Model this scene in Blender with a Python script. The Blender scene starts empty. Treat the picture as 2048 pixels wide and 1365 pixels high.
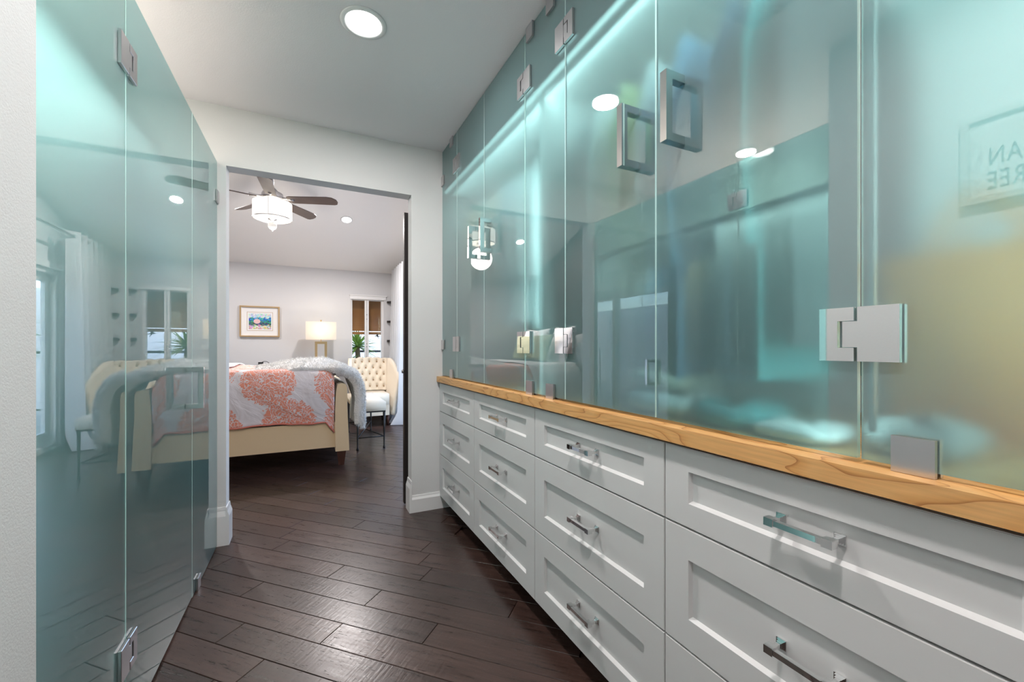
import bpy, bmesh, math, random
from mathutils import Vector, Matrix
random.seed(7)
PI = math.pi
scene = bpy.context.scene
COL = scene.collection

# ------------------------------------------------------------------ camera
cam_d = bpy.data.cameras.new('camera'); cam = bpy.data.objects.new('camera', cam_d); COL.objects.link(cam)
cam_d.sensor_width = 36.0
cam_d.lens = 36.0 * 840.0 / 2048.0
cam_d.shift_y = (696.0 - 682.5) / 2048.0
cam_d.clip_start = 0.02
cam.location = (0, 0, 1.095)
cam.rotation_euler = (PI / 2, 0, -math.atan(412.0 / 840.0))
scene.camera = cam

# ------------------------------------------------------------------ world and exposure
w = bpy.data.worlds.new('World'); scene.world = w; w.use_nodes = True
wn = w.node_tree.nodes; wl = w.node_tree.links
sky = wn.new('ShaderNodeTexSky'); sky.sky_type = 'NISHITA'; sky.sun_disc = False
sky.sun_elevation = math.radians(38); sky.sun_rotation = math.radians(200)
wl.new(sky.outputs[0], wn['Background'].inputs[0]); wn['Background'].inputs[1].default_value = 0.85
scene.view_settings.view_transform = 'Standard'
scene.view_settings.look = 'None'
scene.view_settings.gamma = 1.0
scene.view_settings.use_curve_mapping = False
scene.view_settings.exposure = 0.36
try:
    scene.cycles.max_bounces = 8; scene.cycles.transmission_bounces = 5; scene.cycles.glossy_bounces = 4
    scene.cycles.transparent_max_bounces = 8; scene.cycles.diffuse_bounces = 3
    scene.cycles.sample_clamp_indirect = 6.0; scene.cycles.use_denoising = True
    scene.cycles.caustics_reflective = True; scene.cycles.caustics_refractive = True
except Exception:
    pass

# light powers (each lamp's own light is made in that lamp's builder)
P_DOWN, P_DOWN_BED, P_FAN, P_TABLE, P_FILL_R, P_LED_L, P_FILL_GLOBE = 14, 32, 6, 2.6, 5, 8, 54

def portal(loc, rot, sx, sy):
    l = bpy.data.lights.new('sky_portal', 'AREA'); l.shape = 'RECTANGLE'; l.size = sx; l.size_y = sy
    l.cycles.is_portal = True
    o = bpy.data.objects.new('sky_portal', l); COL.objects.link(o); o.location = loc; o.rotation_euler = rot
portal((1.60, 4.75, 1.0), (0, PI / 2, 0), 1.9, 3.1)      # patio door opening
portal((0.88, 7.13, 1.4), (-PI / 2, 0, 0), 0.5, 1.0)      # bedroom window opening

# ------------------------------------------------------------------ mesh helpers
def box(bm, x0, x1, y0, y1, z0, z1, mi=0):
    vs = [bm.verts.new(p) for p in ((x0,y0,z0),(x1,y0,z0),(x1,y1,z0),(x0,y1,z0),(x0,y0,z1),(x1,y0,z1),(x1,y1,z1),(x0,y1,z1))]
    fs = []
    for q in ((0,3,2,1),(4,5,6,7),(0,1,5,4),(1,2,6,5),(2,3,7,6),(3,0,4,7)):
        f = bm.faces.new([vs[i] for i in q]); f.material_index = mi; fs.append(f)
    return fs
def prism(bm, pts, axis, a, b, mi=0):
    """polygon pts (2D) extruded along axis from a to b; axis 'x': pts=(y,z); 'y': (x,z); 'z': (x,y)"""
    def P(p, t):
        return {'x': (t, p[0], p[1]), 'y': (p[0], t, p[1]), 'z': (p[0], p[1], t)}[axis]
    A = [bm.verts.new(P(p, a)) for p in pts]; B = [bm.verts.new(P(p, b)) for p in pts]
    n = len(pts); fs = [bm.faces.new(A[::-1]), bm.faces.new(B)]
    for i in range(n):
        fs.append(bm.faces.new((A[i], A[(i+1) % n], B[(i+1) % n], B[i])))
    for f in fs: f.material_index = mi
    return fs
def tube(bm, pts, r, n=10, caps=True, mi=0):
    pts = [Vector(p) for p in pts]; rs = r if isinstance(r, (list, tuple)) else [r] * len(pts)
    rings = []; prev = None
    for i, p in enumerate(pts):
        t = (pts[min(i+1, len(pts)-1)] - pts[max(i-1, 0)]).normalized()
        up = Vector((0, 0, 1)) if abs(t.z) < 0.95 else Vector((1, 0, 0))
        if prev is not None: up = prev
        a = t.cross(up)
        if a.length < 1e-5: a = t.cross(Vector((0, 1, 0)))
        a.normalize(); b = a.cross(t).normalized(); prev = b
        rings.append([bm.verts.new(p + (a * math.cos(k*2*PI/n) + b * math.sin(k*2*PI/n)) * rs[i]) for k in range(n)])
    for i in range(len(rings) - 1):
        for k in range(n):
            f = bm.faces.new((rings[i][k], rings[i][(k+1) % n], rings[i+1][(k+1) % n], rings[i+1][k])); f.smooth = True; f.material_index = mi
    if caps:
        bm.faces.new(rings[0][::-1]).material_index = mi; bm.faces.new(rings[-1]).material_index = mi
def lathe(bm, prof, c, n=32, mi=0, axis=None, caps=True):
    c = Vector(c); rings = []
    M = axis.to_track_quat('Z', 'Y').to_matrix() if axis is not None else Matrix.Identity(3)
    for r, z in prof:
        rings.append([bm.verts.new(c + M @ Vector((r*math.cos(k*2*PI/n), r*math.sin(k*2*PI/n), z))) for k in range(n)])
    for i in range(len(rings) - 1):
        for k in range(n):
            f = bm.faces.new((rings[i][k], rings[i][(k+1) % n], rings[i+1][(k+1) % n], rings[i+1][k])); f.smooth = True; f.material_index = mi
    if caps and prof[0][0] > 1e-4: bm.faces.new(rings[0][::-1]).material_index = mi
    if caps and prof[-1][0] > 1e-4: bm.faces.new(rings[-1]).material_index = mi
def sheet(bm, fn, nu, nv, uvfn=None, closed_u=False, mi=0):
    g = [[bm.verts.new(fn(i/nu, j/nv)) for j in range(nv+1)] for i in range(nu+1)]
    uvl = bm.loops.layers.uv.verify() if uvfn else None
    for i in range(nu):
        for j in range(nv):
            f = bm.faces.new((g[i][j], g[i+1][j], g[i+1][j+1], g[i][j+1])); f.smooth = True; f.material_index = mi
            if uvl:
                for l, (a, b) in zip(f.loops, ((i,j),(i+1,j),(i+1,j+1),(i,j+1))): l[uvl].uv = uvfn(a/nu, b/nv)
    return g
def frame_y(bm, x0, x1, z0, z1, tl, tr, tb, tt, ya, yb):
    box(bm, x0, x0+tl, ya, yb, z0, z1); box(bm, x1-tr, x1, ya, yb, z0, z1); box(bm, x0+tl, x1-tr, ya, yb, z0, z0+tb); box(bm, x0+tl, x1-tr, ya, yb, z1-tt, z1)
def frame_x(bm, y0, y1, z0, z1, ta, tb_, tb, tt, xa, xb):
    box(bm, xa, xb, y0, y0+ta, z0, z1); box(bm, xa, xb, y1-tb_, y1, z0, z1); box(bm, xa, xb, y0+ta, y1-tb_, z0, z0+tb); box(bm, xa, xb, y0+ta, y1-tb_, z1-tt, z1)
def NB(): return bmesh.new()
def wloc(o):
    v = Vector((0, 0, 0))
    while o is not None: v += o.location; o = o.parent
    return v
def finish(bm, bevel=0, seg=2, recalc=True):
    if bevel:
        bmesh.ops.bevel(bm, geom=[e for e in bm.edges if len(e.link_faces) == 2 and e.calc_face_angle(0) > 0.5], offset=bevel, segments=seg, profile=0.6, affect='EDGES', clamp_overlap=True)
    if recalc: bmesh.ops.recalc_face_normals(bm, faces=bm.faces)
def obj(name, bm, mats, parent=None, bevel=0, seg=2, smooth=False, recalc=True, label=None, kind=None, cat=None, group=None):
    finish(bm, bevel, seg, recalc)
    me = bpy.data.meshes.new(name); bm.to_mesh(me); bm.free()
    for m in (mats if isinstance(mats, (list, tuple)) else [mats]): me.materials.append(m)
    if smooth:
        for p in me.polygons: p.use_smooth = True
    o = bpy.data.objects.new(name, me); COL.objects.link(o)
    if parent is not None:
        o.parent = parent; o.location = -wloc(parent)
    tag(o, label, cat, group, kind)
    return o
def tag(o, label=None, cat=None, group=None, kind=None):
    if label: o['label'] = label
    if cat: o['category'] = cat
    if group: o['group'] = group
    if kind: o['kind'] = kind
    return o
def thing(name, loc, label, cat, group=None, kind=None):
    o = bpy.data.objects.new(name, None); COL.objects.link(o); o.location = loc; o.empty_display_size = 0.05
    return tag(o, label, cat, group, kind)
def copy_tree(o, delta, label=None, parent=None):
    c = o.copy(); COL.objects.link(c)
    if parent is None: c.location = o.location + Vector(delta)
    else: c.parent = parent
    if label: c['label'] = label
    for ch in list(o.children): copy_tree(ch, delta, None, c)
    return c
def put_light(name, kind, loc, power, color, parent, size=0.1, rot=None, sizey=None, spot=None):
    l = bpy.data.lights.new(name, kind); l.energy = power; l.color = color
    if kind == 'AREA':
        l.shape = 'DISK' if sizey is None else 'RECTANGLE'; l.size = size
        if sizey: l.size_y = sizey
    else: l.shadow_soft_size = size
    if spot: l.spot_size = spot; l.spot_blend = 0.5
    o = bpy.data.objects.new(name, l); COL.objects.link(o); o.parent = parent; o.location = Vector(loc) - wloc(parent)
    if rot: o.rotation_euler = rot
    return o

# ------------------------------------------------------------------ materials
def mat(name):
    m = bpy.data.materials.new(name); m.use_nodes = True
    return m, m.node_tree.nodes, m.node_tree.links, m.node_tree.nodes['Principled BSDF']
def pmat(name, col, rough=0.5, metal=0.0, bump=0.0, bscale=200.0, var=0.0, vscale=3.0, spec=0.5, emit=None, estr=0.0, coat=0.0, sheen=0.0, trans=0.0, ior=1.45):
    m, n, l, p = mat(name)
    p.inputs['Base Color'].default_value = (*col, 1); p.inputs['Roughness'].default_value = rough
    p.inputs['Metallic'].default_value = metal; p.inputs['Specular IOR Level'].default_value = spec
    p.inputs['Coat Weight'].default_value = coat; p.inputs['Sheen Weight'].default_value = sheen
    p.inputs['Transmission Weight'].default_value = trans; p.inputs['IOR'].default_value = ior
    tc = n.new('ShaderNodeTexCoord')
    if emit: p.inputs['Emission Color'].default_value = (*emit, 1); p.inputs['Emission Strength'].default_value = estr
    if bump:
        t = n.new('ShaderNodeTexNoise'); t.inputs['Scale'].default_value = bscale; t.inputs['Detail'].default_value = 3
        b = n.new('ShaderNodeBump'); b.inputs['Strength'].default_value = bump; b.inputs['Distance'].default_value = 0.01
        l.new(tc.outputs['Object'], t.inputs['Vector']); l.new(t.outputs['Fac'], b.inputs['Height']); l.new(b.outputs[0], p.inputs['Normal'])
    if var:
        t = n.new('ShaderNodeTexNoise'); t.inputs['Scale'].default_value = vscale
        r = n.new('ShaderNodeMapRange'); r.inputs[3].default_value = 1 - var; r.inputs[4].default_value = 1 + var
        mx = n.new('ShaderNodeMix'); mx.data_type = 'RGBA'; mx.blend_type = 'MULTIPLY'; mx.inputs[0].default_value = 1
        mx.inputs[6].default_value = (*col, 1)
        l.new(tc.outputs['Object'], t.inputs['Vector']); l.new(t.outputs['Fac'], r.inputs[0]); l.new(r.outputs[0], mx.inputs[7]); l.new(mx.outputs[2], p.inputs['Base Color'])
    return m

M = {}
M['wall'] = pmat('wall_paint', (0.72, 0.72, 0.72), 0.7, bump=0.12, bscale=260)
M['bedwall'] = pmat('bedroom_wall_paint', (0.66, 0.66, 0.67), 0.7, bump=0.08, bscale=260)
M['accent'] = pmat('dark_brown_accent_paint', (0.055, 0.034, 0.030), 0.6, bump=0.08, bscale=260)
M['ceil'] = pmat('ceiling_paint', (0.87, 0.835, 0.86), 0.8, bump=0.08, bscale=180)
M['bedceil'] = pmat('bedroom_ceiling_paint', (0.85, 0.84, 0.83), 0.8, bump=0.08, bscale=180)
M['trim'] = pmat('white_trim_enamel', (0.83, 0.83, 0.83), 0.3, coat=0.2)
M['cab'] = pmat('white_cabinet_lacquer', (0.68, 0.68, 0.675), 0.36, bump=0.015, bscale=90)
M['cabdark'] = pmat('dark_toe_kick', (0.03, 0.025, 0.022), 0.7)
M['chrome'] = pmat('polished_chrome', (0.80, 0.80, 0.80), 0.03, 1.0)
M['nickel'] = pmat('brushed_nickel', (0.62, 0.61, 0.62), 0.28, 1.0, bump=0.02, bscale=600)
M['darkhw'] = pmat('dark_gap_gasket', (0.02, 0.03, 0.03), 0.4)
M['darkwood'] = pmat('espresso_wood', (0.035, 0.02, 0.014), 0.45, bump=0.1, bscale=60)
M['doordark'] = pmat('black_brown_door', (0.018, 0.014, 0.013), 0.42, bump=0.05, bscale=60)
M['cream'] = pmat('cream_upholstery', (0.80, 0.60, 0.36), 0.85, bump=0.25, bscale=420, sheen=0.3)
M['creamlight'] = pmat('ivory_upholstery', (0.80, 0.70, 0.56), 0.8, bump=0.15, bscale=420, sheen=0.3)
M['whitefab'] = pmat('white_fabric', (0.86, 0.85, 0.84), 0.9, bump=0.2, bscale=60, sheen=0.2)
M['pillow'] = pmat('pillow_linen', (0.90, 0.88, 0.86), 0.9, bump=0.3, bscale=14, sheen=0.2)
M['sage'] = pmat('sage_chenille', (0.42, 0.44, 0.27), 0.95, bump=0.8, bscale=90, var=0.25, vscale=40, sheen=0.3)
M['fur'] = pmat('white_fur', (0.86, 0.85, 0.82), 0.9, bump=0.9, bscale=70, sheen=0.5)
M['iron'] = pmat('dark_iron', (0.035, 0.033, 0.033), 0.45, 0.6)
M['brass'] = pmat('antique_brass', (0.52, 0.40, 0.22), 0.32, 1.0)
M['gold'] = pmat('gold_frame', (0.55, 0.38, 0.20), 0.38, 0.7)
M['matboard'] = pmat('white_mat_board', (0.84, 0.83, 0.82), 0.9)
M['button'] = pmat('covered_button', (0.42, 0.28, 0.16), 0.8)
M['black'] = pmat('black_plastic', (0.012, 0.012, 0.013), 0.4)
M['redwood'] = pmat('red_brown_wood', (0.07, 0.025, 0.015), 0.45)
M['blade'] = pmat('fan_blade_walnut', (0.11, 0.080, 0.070), 0.4, var=0.2, vscale=8)
M['shadeglow'] = pmat('lit_fabric_shade', (0.9, 0.87, 0.8), 0.8, emit=(1.0, 0.95, 0.87), estr=0.95)
M['diffglow'] = pmat('lit_diffuser', (0.9, 0.87, 0.8), 0.6, emit=(1.0, 0.92, 0.78), estr=0.7)
M['tableshade'] = pmat('lit_linen_shade', (0.88, 0.85, 0.80), 0.85, emit=(1.0, 0.92, 0.80), estr=0.35, bump=0.1, bscale=500)
M['lens'] = pmat('lit_downlight_lens', (1, 1, 1), 0.5, emit=(1.0, 0.98, 0.95), estr=14.0)
M['crystal'] = pmat('clear_crystal', (0.95, 0.95, 0.95), 0.05, trans=0.6, spec=0.8)
M['edge_glow'] = pmat('added_edge_glow', (1, 1, 1), 0.5, emit=(0.95, 1.0, 0.98), estr=1.1)  # added glow for the closet shelf's front edge, which is no lamp
M['closet'] = pmat('closet_melamine', (0.78, 0.80, 0.79), 0.6)
M['closetwhite'] = pmat('white_shelf_melamine', (0.92, 0.92, 0.91), 0.5)
M['tan'] = pmat('tan_leather', (0.85, 0.36, 0.08), 0.6, bump=0.1, bscale=80)
M['concrete'] = pmat('patio_concrete', (0.55, 0.55, 0.53), 0.9, bump=0.2, bscale=30, var=0.12)
M['stucco'] = pmat('white_stucco', (0.82, 0.83, 0.85), 0.9, bump=0.3, bscale=60)
M['leaf'] = pmat('spiky_leaf', (0.30, 0.46, 0.08), 0.5, var=0.5, vscale=6)
M['trunk'] = pmat('palm_trunk', (0.22, 0.15, 0.09), 0.9, bump=0.6, bscale=30)
M['bamboo'] = pmat('brown_slat', (0.34, 0.15, 0.045), 0.6, var=0.6, vscale=2.5)
M['sticker'] = pmat('bird_decal', (0.04, 0.05, 0.045), 0.6)
M['ink'] = pmat('dark_ink', (0.10, 0.12, 0.12), 0.8)
M['signboard'] = pmat('sign_board', (0.72, 0.72, 0.71), 0.8)
M['signframe'] = pmat('pale_sign_frame', (0.60, 0.60, 0.58), 0.6)

def floor_mat():
    m, n, l, p = mat('espresso_plank_floor')
    tc = n.new('ShaderNodeTexCoord'); oi = n.new('ShaderNodeObjectInfo')
    mr_ = n.new('ShaderNodeMapping'); mr_.inputs['Rotation'].default_value = (0, 0, PI / 4); mp = n.new('ShaderNodeMapping'); mp.inputs['Scale'].default_value = (1.0, 12.0, 1.0)
    off = n.new('ShaderNodeVectorMath'); off.operation = 'ADD'
    sc = n.new('ShaderNodeVectorMath'); sc.operation = 'SCALE'; sc.inputs[3].default_value = 37.0
    cx = n.new('ShaderNodeCombineXYZ')
    for i in range(3): l.new(oi.outputs['Random'], cx.inputs[i])
    l.new(cx.outputs[0], sc.inputs[0]); l.new(tc.outputs['Object'], off.inputs[0]); l.new(sc.outputs[0], off.inputs[1]); l.new(off.outputs[0], mr_.inputs[0]); l.new(mr_.outputs[0], mp.inputs[0])
    g = n.new('ShaderNodeTexNoise'); g.inputs['Scale'].default_value = 5; g.inputs['Detail'].default_value = 8; g.inputs['Roughness'].default_value = 0.65
    l.new(mp.outputs[0], g.inputs[0])
    r = n.new('ShaderNodeValToRGB'); e = r.color_ramp.elements
    e[0].position = 0.25; e[0].color = (0.016, 0.008, 0.006, 1); e[1].position = 0.78; e[1].color = (0.070, 0.039, 0.031, 1)
    l.new(g.outputs['Fac'], r.inputs[0])
    br = n.new('ShaderNodeMapRange'); br.inputs[3].default_value = 0.7; br.inputs[4].default_value = 1.35; l.new(oi.outputs['Random'], br.inputs[0])
    mx = n.new('ShaderNodeMix'); mx.data_type = 'RGBA'; mx.blend_type = 'MULTIPLY'; mx.inputs[0].default_value = 1
    l.new(r.outputs[0], mx.inputs[6]); l.new(br.outputs[0], mx.inputs[7])
    # short dark nicks along the grain
    nk = n.new('ShaderNodeTexNoise'); nk.inputs['Scale'].default_value = 26; nk.inputs['Detail'].default_value = 4; l.new(mp.outputs[0], nk.inputs[0])
    nr = n.new('ShaderNodeValToRGB'); nr.color_ramp.elements[0].position = 0.27; nr.color_ramp.elements[0].color = (0.12, 0.10, 0.10, 1); nr.color_ramp.elements[1].position = 0.34
    l.new(nk.outputs['Fac'], nr.inputs[0])
    m2 = n.new('ShaderNodeMix'); m2.data_type = 'RGBA'; m2.blend_type = 'MULTIPLY'; m2.inputs[0].default_value = 1
    l.new(mx.outputs[2], m2.inputs[6]); l.new(nr.outputs[0], m2.inputs[7]); l.new(m2.outputs[2], p.inputs['Base Color'])
    rr = n.new('ShaderNodeMapRange'); rr.inputs[3].default_value = 0.20; rr.inputs[4].default_value = 0.40; l.new(g.outputs['Fac'], rr.inputs[0]); l.new(rr.outputs[0], p.inputs['Roughness'])
    p.inputs['Specular IOR Level'].default_value = 0.55
    b = n.new('ShaderNodeBump'); b.inputs['Strength'].default_value = 0.6; b.inputs['Distance'].default_value = 0.004
    ad = n.new('ShaderNodeMath'); ad.operation = 'ADD'
    # hand-scraped chatter across the plank
    mp2 = n.new('ShaderNodeMapping'); mp2.inputs['Scale'].default_value = (60, 8, 1); l.new(mr_.outputs[0], mp2.inputs[0])
    ch = n.new('ShaderNodeTexNoise'); ch.inputs['Scale'].default_value = 1.6; l.new(mp2.outputs[0], ch.inputs[0])
    cm = n.new('ShaderNodeMath'); cm.operation = 'MULTIPLY'; cm.inputs[1].default_value = 0.22; l.new(ch.outputs['Fac'], cm.inputs[0])
    l.new(nr.outputs[0], ad.inputs[0]); l.new(cm.outputs[0], ad.inputs[1])
    l.new(ad.outputs[0], b.inputs['Height']); l.new(b.outputs[0], p.inputs['Normal'])
    return m
M['floor'] = floor_mat()

def maple_mat():
    m, n, l, p = mat('maple_worktop')
    tc = n.new('ShaderNodeTexCoord'); mp = n.new('ShaderNodeMapping'); mp.inputs['Scale'].default_value = (3.0, 1.0, 6.0)
    l.new(tc.outputs['Object'], mp.inputs[0])
    d = n.new('ShaderNodeTexNoise'); d.inputs['Scale'].default_value = 1.7; d.inputs['Detail'].default_value = 2; l.new(mp.outputs[0], d.inputs[0])
    mm = n.new('ShaderNodeMath'); mm.operation = 'MULTIPLY'; mm.inputs[1].default_value = 13.0; l.new(d.outputs['Fac'], mm.inputs[0])
    fr = n.new('ShaderNodeMath'); fr.operation = 'FRACT'; l.new(mm.outputs[0], fr.inputs[0])
    r = n.new('ShaderNodeValToRGB'); e = r.color_ramp.elements
    e[0].position = 0.0; e[0].color = (0.50, 0.20, 0.055, 1); e[1].position = 1.0; e[1].color = (0.86, 0.46, 0.17, 1)
    x = e.new(0.12); x.color = (0.80, 0.40, 0.13, 1); x = e.new(0.5); x.color = (0.90, 0.50, 0.19, 1)
    l.new(fr.outputs[0], r.inputs[0])
    g = n.new('ShaderNodeTexNoise'); g.inputs['Scale'].default_value = 3; mp2 = n.new('ShaderNodeMapping'); mp2.inputs['Scale'].default_value = (60, 3, 60)
    l.new(tc.outputs['Object'], mp2.inputs[0]); l.new(mp2.outputs[0], g.inputs[0])
    mx = n.new('ShaderNodeMix'); mx.data_type = 'RGBA'; mx.blend_type = 'MULTIPLY'; mx.inputs[0].default_value = 0.35
    l.new(r.outputs[0], mx.inputs[6]); l.new(g.outputs['Fac'], mx.inputs[7]); l.new(mx.outputs[2], p.inputs['Base Color'])
    p.inputs['Roughness'].default_value = 0.4
    return m
M['maple'] = maple_mat()

def duvet_mat():
    m, n, l, p = mat('coral_medallion_duvet')
    tc = n.new('ShaderNodeTexCoord')
    mp = n.new('ShaderNodeMapping'); mp.inputs['Location'].default_value = (0.33, 0.12, 0); mp.inputs['Scale'].default_value = (1, 1, 0); l.new(tc.outputs['UV'], mp.inputs[0])
    v = n.new('ShaderNodeTexVoronoi'); v.voronoi_dimensions = '2D'; v.inputs['Scale'].default_value = 2.15; v.inputs['Randomness'].default_value = 0.5
    l.new(mp.outputs[0], v.inputs['Vector'])
    # ragged petal rim
    nz = n.new('ShaderNodeTexNoise'); nz.inputs['Scale'].default_value = 34; nz.inputs['Detail'].default_value = 2; l.new(mp.outputs[0], nz.inputs[0])
    ad = n.new('ShaderNodeMath'); ad.operation = 'MULTIPLY_ADD'; ad.inputs[1].default_value = 0.22; l.new(nz.outputs['Fac'], ad.inputs[0]); l.new(v.outputs['Distance'], ad.inputs[2])
    ms = n.new('ShaderNodeMath'); ms.operation = 'LESS_THAN'; ms.inputs[1].default_value = 0.56; l.new(ad.outputs[0], ms.inputs[0])
    # white petal lines
    v2 = n.new('ShaderNodeTexVoronoi'); v2.voronoi_dimensions = '2D'; v2.feature = 'DISTANCE_TO_EDGE'; v2.inputs['Scale'].default_value = 34
    dn = n.new('ShaderNodeTexNoise'); dn.inputs['Scale'].default_value = 14; l.new(mp.outputs[0], dn.inputs[0])
    mxv = n.new('ShaderNodeMix'); mxv.data_type = 'RGBA'; mxv.blend_type = 'ADD'; mxv.inputs[0].default_value = 0.14
    l.new(mp.outputs[0], mxv.inputs[6]); l.new(dn.outputs['Color'], mxv.inputs[7]); l.new(mxv.outputs[2], v2.inputs['Vector'])
    ln = n.new('ShaderNodeMath'); ln.operation = 'GREATER_THAN'; ln.inputs[1].default_value = 0.085; l.new(v2.outputs['Distance'], ln.inputs[0])
    mk = n.new('ShaderNodeMath'); mk.operation = 'MULTIPLY'; l.new(ms.outputs[0], mk.inputs[0]); l.new(ln.outputs[0], mk.inputs[1])
    mx = n.new('ShaderNodeMix'); mx.data_type = 'RGBA'
    mx.inputs[6].default_value = (0.76, 0.70, 0.70, 1); mx.inputs[7].default_value = (0.80, 0.30, 0.20, 1)
    l.new(mk.outputs[0], mx.inputs[0]); l.new(mx.outputs[2], p.inputs['Base Color'])
    p.inputs['Roughness'].default_value = 0.85; p.inputs['Sheen Weight'].default_value = 0.2
    fm = n.new('ShaderNodeMapping'); fm.inputs['Rotation'].default_value = (0, 0, 0.7); fm2 = n.new('ShaderNodeMapping'); fm2.inputs['Scale'].default_value = (2.5, 6.0, 1); l.new(tc.outputs['UV'], fm.inputs[0]); l.new(fm.outputs[0], fm2.inputs[0])
    fn_ = n.new('ShaderNodeTexNoise'); fn_.inputs['Scale'].default_value = 1.3; fn_.inputs['Detail'].default_value = 3; l.new(fm2.outputs[0], fn_.inputs[0])
    fb_ = n.new('ShaderNodeBump'); fb_.inputs['Strength'].default_value = 0.45; fb_.inputs['Distance'].default_value = 0.05; fn_.inputs['Distortion'].default_value = 0.9; l.new(fn_.outputs['Fac'], fb_.inputs['Height']); l.new(fb_.outputs[0], p.inputs['Normal'])
    return m
M['duvet'] = duvet_mat()

def print_mat():
    m, n, l, p = mat('seaside_garden_print')
    tc = n.new('ShaderNodeTexCoord'); sx = n.new('ShaderNodeSeparateXYZ'); l.new(tc.outputs['UV'], sx.inputs[0])
    nz = n.new('ShaderNodeTexNoise'); nz.inputs['Scale'].default_value = 9; nz.inputs['Detail'].default_value = 5; l.new(tc.outputs['UV'], nz.inputs[0])
    ad = n.new('ShaderNodeMath'); ad.operation = 'MULTIPLY_ADD'; ad.inputs[1].default_value = 0.5; l.new(nz.outputs['Fac'], ad.inputs[0]); l.new(sx.outputs[1], ad.inputs[2])
    r = n.new('ShaderNodeValToRGB'); e = r.color_ramp.elements
    e[0].position = 0.2; e[0].color = (0.55, 0.38, 0.30, 1); e[1].position = 1.2; e[1].color = (0.25, 0.55, 0.68, 1)
    for ps, c in ((0.42, (0.70, 0.62, 0.55)), (0.52, (0.10, 0.16, 0.12)), (0.60, (0.03, 0.08, 0.22)), (0.70, (0.07, 0.32, 0.14)), (0.80, (0.01, 0.16, 0.38)), (0.95, (0.06, 0.36, 0.52)), (1.0, (0.6, 0.7, 0.72))):
        x = e.new(min(ps, 1.0)); x.color = (*c, 1)
    l.new(ad.outputs[0], r.inputs[0])
    vv = n.new('ShaderNodeTexVoronoi'); vv.inputs['Scale'].default_value = 16; l.new(tc.outputs['UV'], vv.inputs[0])
    mx = n.new('ShaderNodeMix'); mx.data_type = 'RGBA'; mx.blend_type = 'OVERLAY'; mx.inputs[0].default_value = 0.7
    l.new(r.outputs[0], mx.inputs[6]); l.new(vv.outputs['Color'], mx.inputs[7])
    # pale pink house shape
    d = n.new('ShaderNodeVectorMath'); d.operation = 'DISTANCE'; d.inputs[1].default_value = (0.36, 0.50, 0); l.new(tc.outputs['UV'], d.inputs[0])
    dm = n.new('ShaderNodeMath'); dm.operation = 'LESS_THAN'; dm.inputs[1].default_value = 0.15; l.new(d.outputs['Value'], dm.inputs[0])
    m2 = n.new('ShaderNodeMix'); m2.data_type = 'RGBA'; m2.inputs[7].default_value = (0.78, 0.52, 0.52, 1)
    l.new(dm.outputs[0], m2.inputs[0]); l.new(mx.outputs[2], m2.inputs[6]); l.new(m2.outputs[2], p.inputs['Base Color'])
    return m
M['print'] = print_mat()

# frosted glass: polished corridor face over an etched, tinted body
def frost_front():
    m, n, l, p = mat('frosted_glass_face'); n.remove(p); out = n['Material Output']
    rf = n.new('ShaderNodeBsdfRefraction'); rf.inputs['Color'].default_value = (0.44, 0.78, 0.785, 1); rf.inputs['Roughness'].default_value = 0.33; rf.inputs['IOR'].default_value = 1.45
    df = n.new('ShaderNodeBsdfDiffuse'); df.inputs['Color'].default_value = (0.44, 0.74, 0.76, 1)
    gl = n.new('ShaderNodeBsdfGlossy'); gl.inputs['Roughness'].default_value = 0.0; gl.inputs['Color'].default_value = (0.98, 1, 1, 1)
    # faint dust specks and smears in the etch
    tc = n.new('ShaderNodeTexCoord'); nz = n.new('ShaderNodeTexNoise'); nz.inputs['Scale'].default_value = 2.2; nz.inputs['Detail'].default_value = 4; l.new(tc.outputs['Object'], nz.inputs[0])
    mr = n.new('ShaderNodeMapRange'); mr.inputs[3].default_value = 0.13; mr.inputs[4].default_value = 0.23; l.new(nz.outputs['Fac'], mr.inputs[0])
    mx = n.new('ShaderNodeMixShader'); l.new(mr.outputs[0], mx.inputs[0]); l.new(rf.outputs[0], mx.inputs[1]); l.new(df.outputs[0], mx.inputs[2])
    fr = n.new('ShaderNodeFresnel'); fr.inputs['IOR'].default_value = 2.5
    m2 = n.new('ShaderNodeMixShader'); l.new(fr.outputs[0], m2.inputs[0]); l.new(mx.outputs[0], m2.inputs[1]); l.new(gl.outputs[0], m2.inputs[2])
    l.new(m2.outputs[0], out.inputs[0]); return m
def frost_back():
    m, n, l, p = mat('frosted_glass_rear'); n.remove(p)
    rf = n.new('ShaderNodeBsdfRefraction'); rf.inputs['Color'].default_value = (0.97, 1, 1, 1); rf.inputs['Roughness'].default_value = 0.05; rf.inputs['IOR'].default_value = 1.45
    l.new(rf.outputs[0], n['Material Output'].inputs[0]); return m
M['frost'] = frost_front(); M['frostback'] = frost_back()
M['glassedge'] = pmat('polished_glass_edge', (0.68, 0.93, 0.90), 0.12, spec=0.8)
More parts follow.
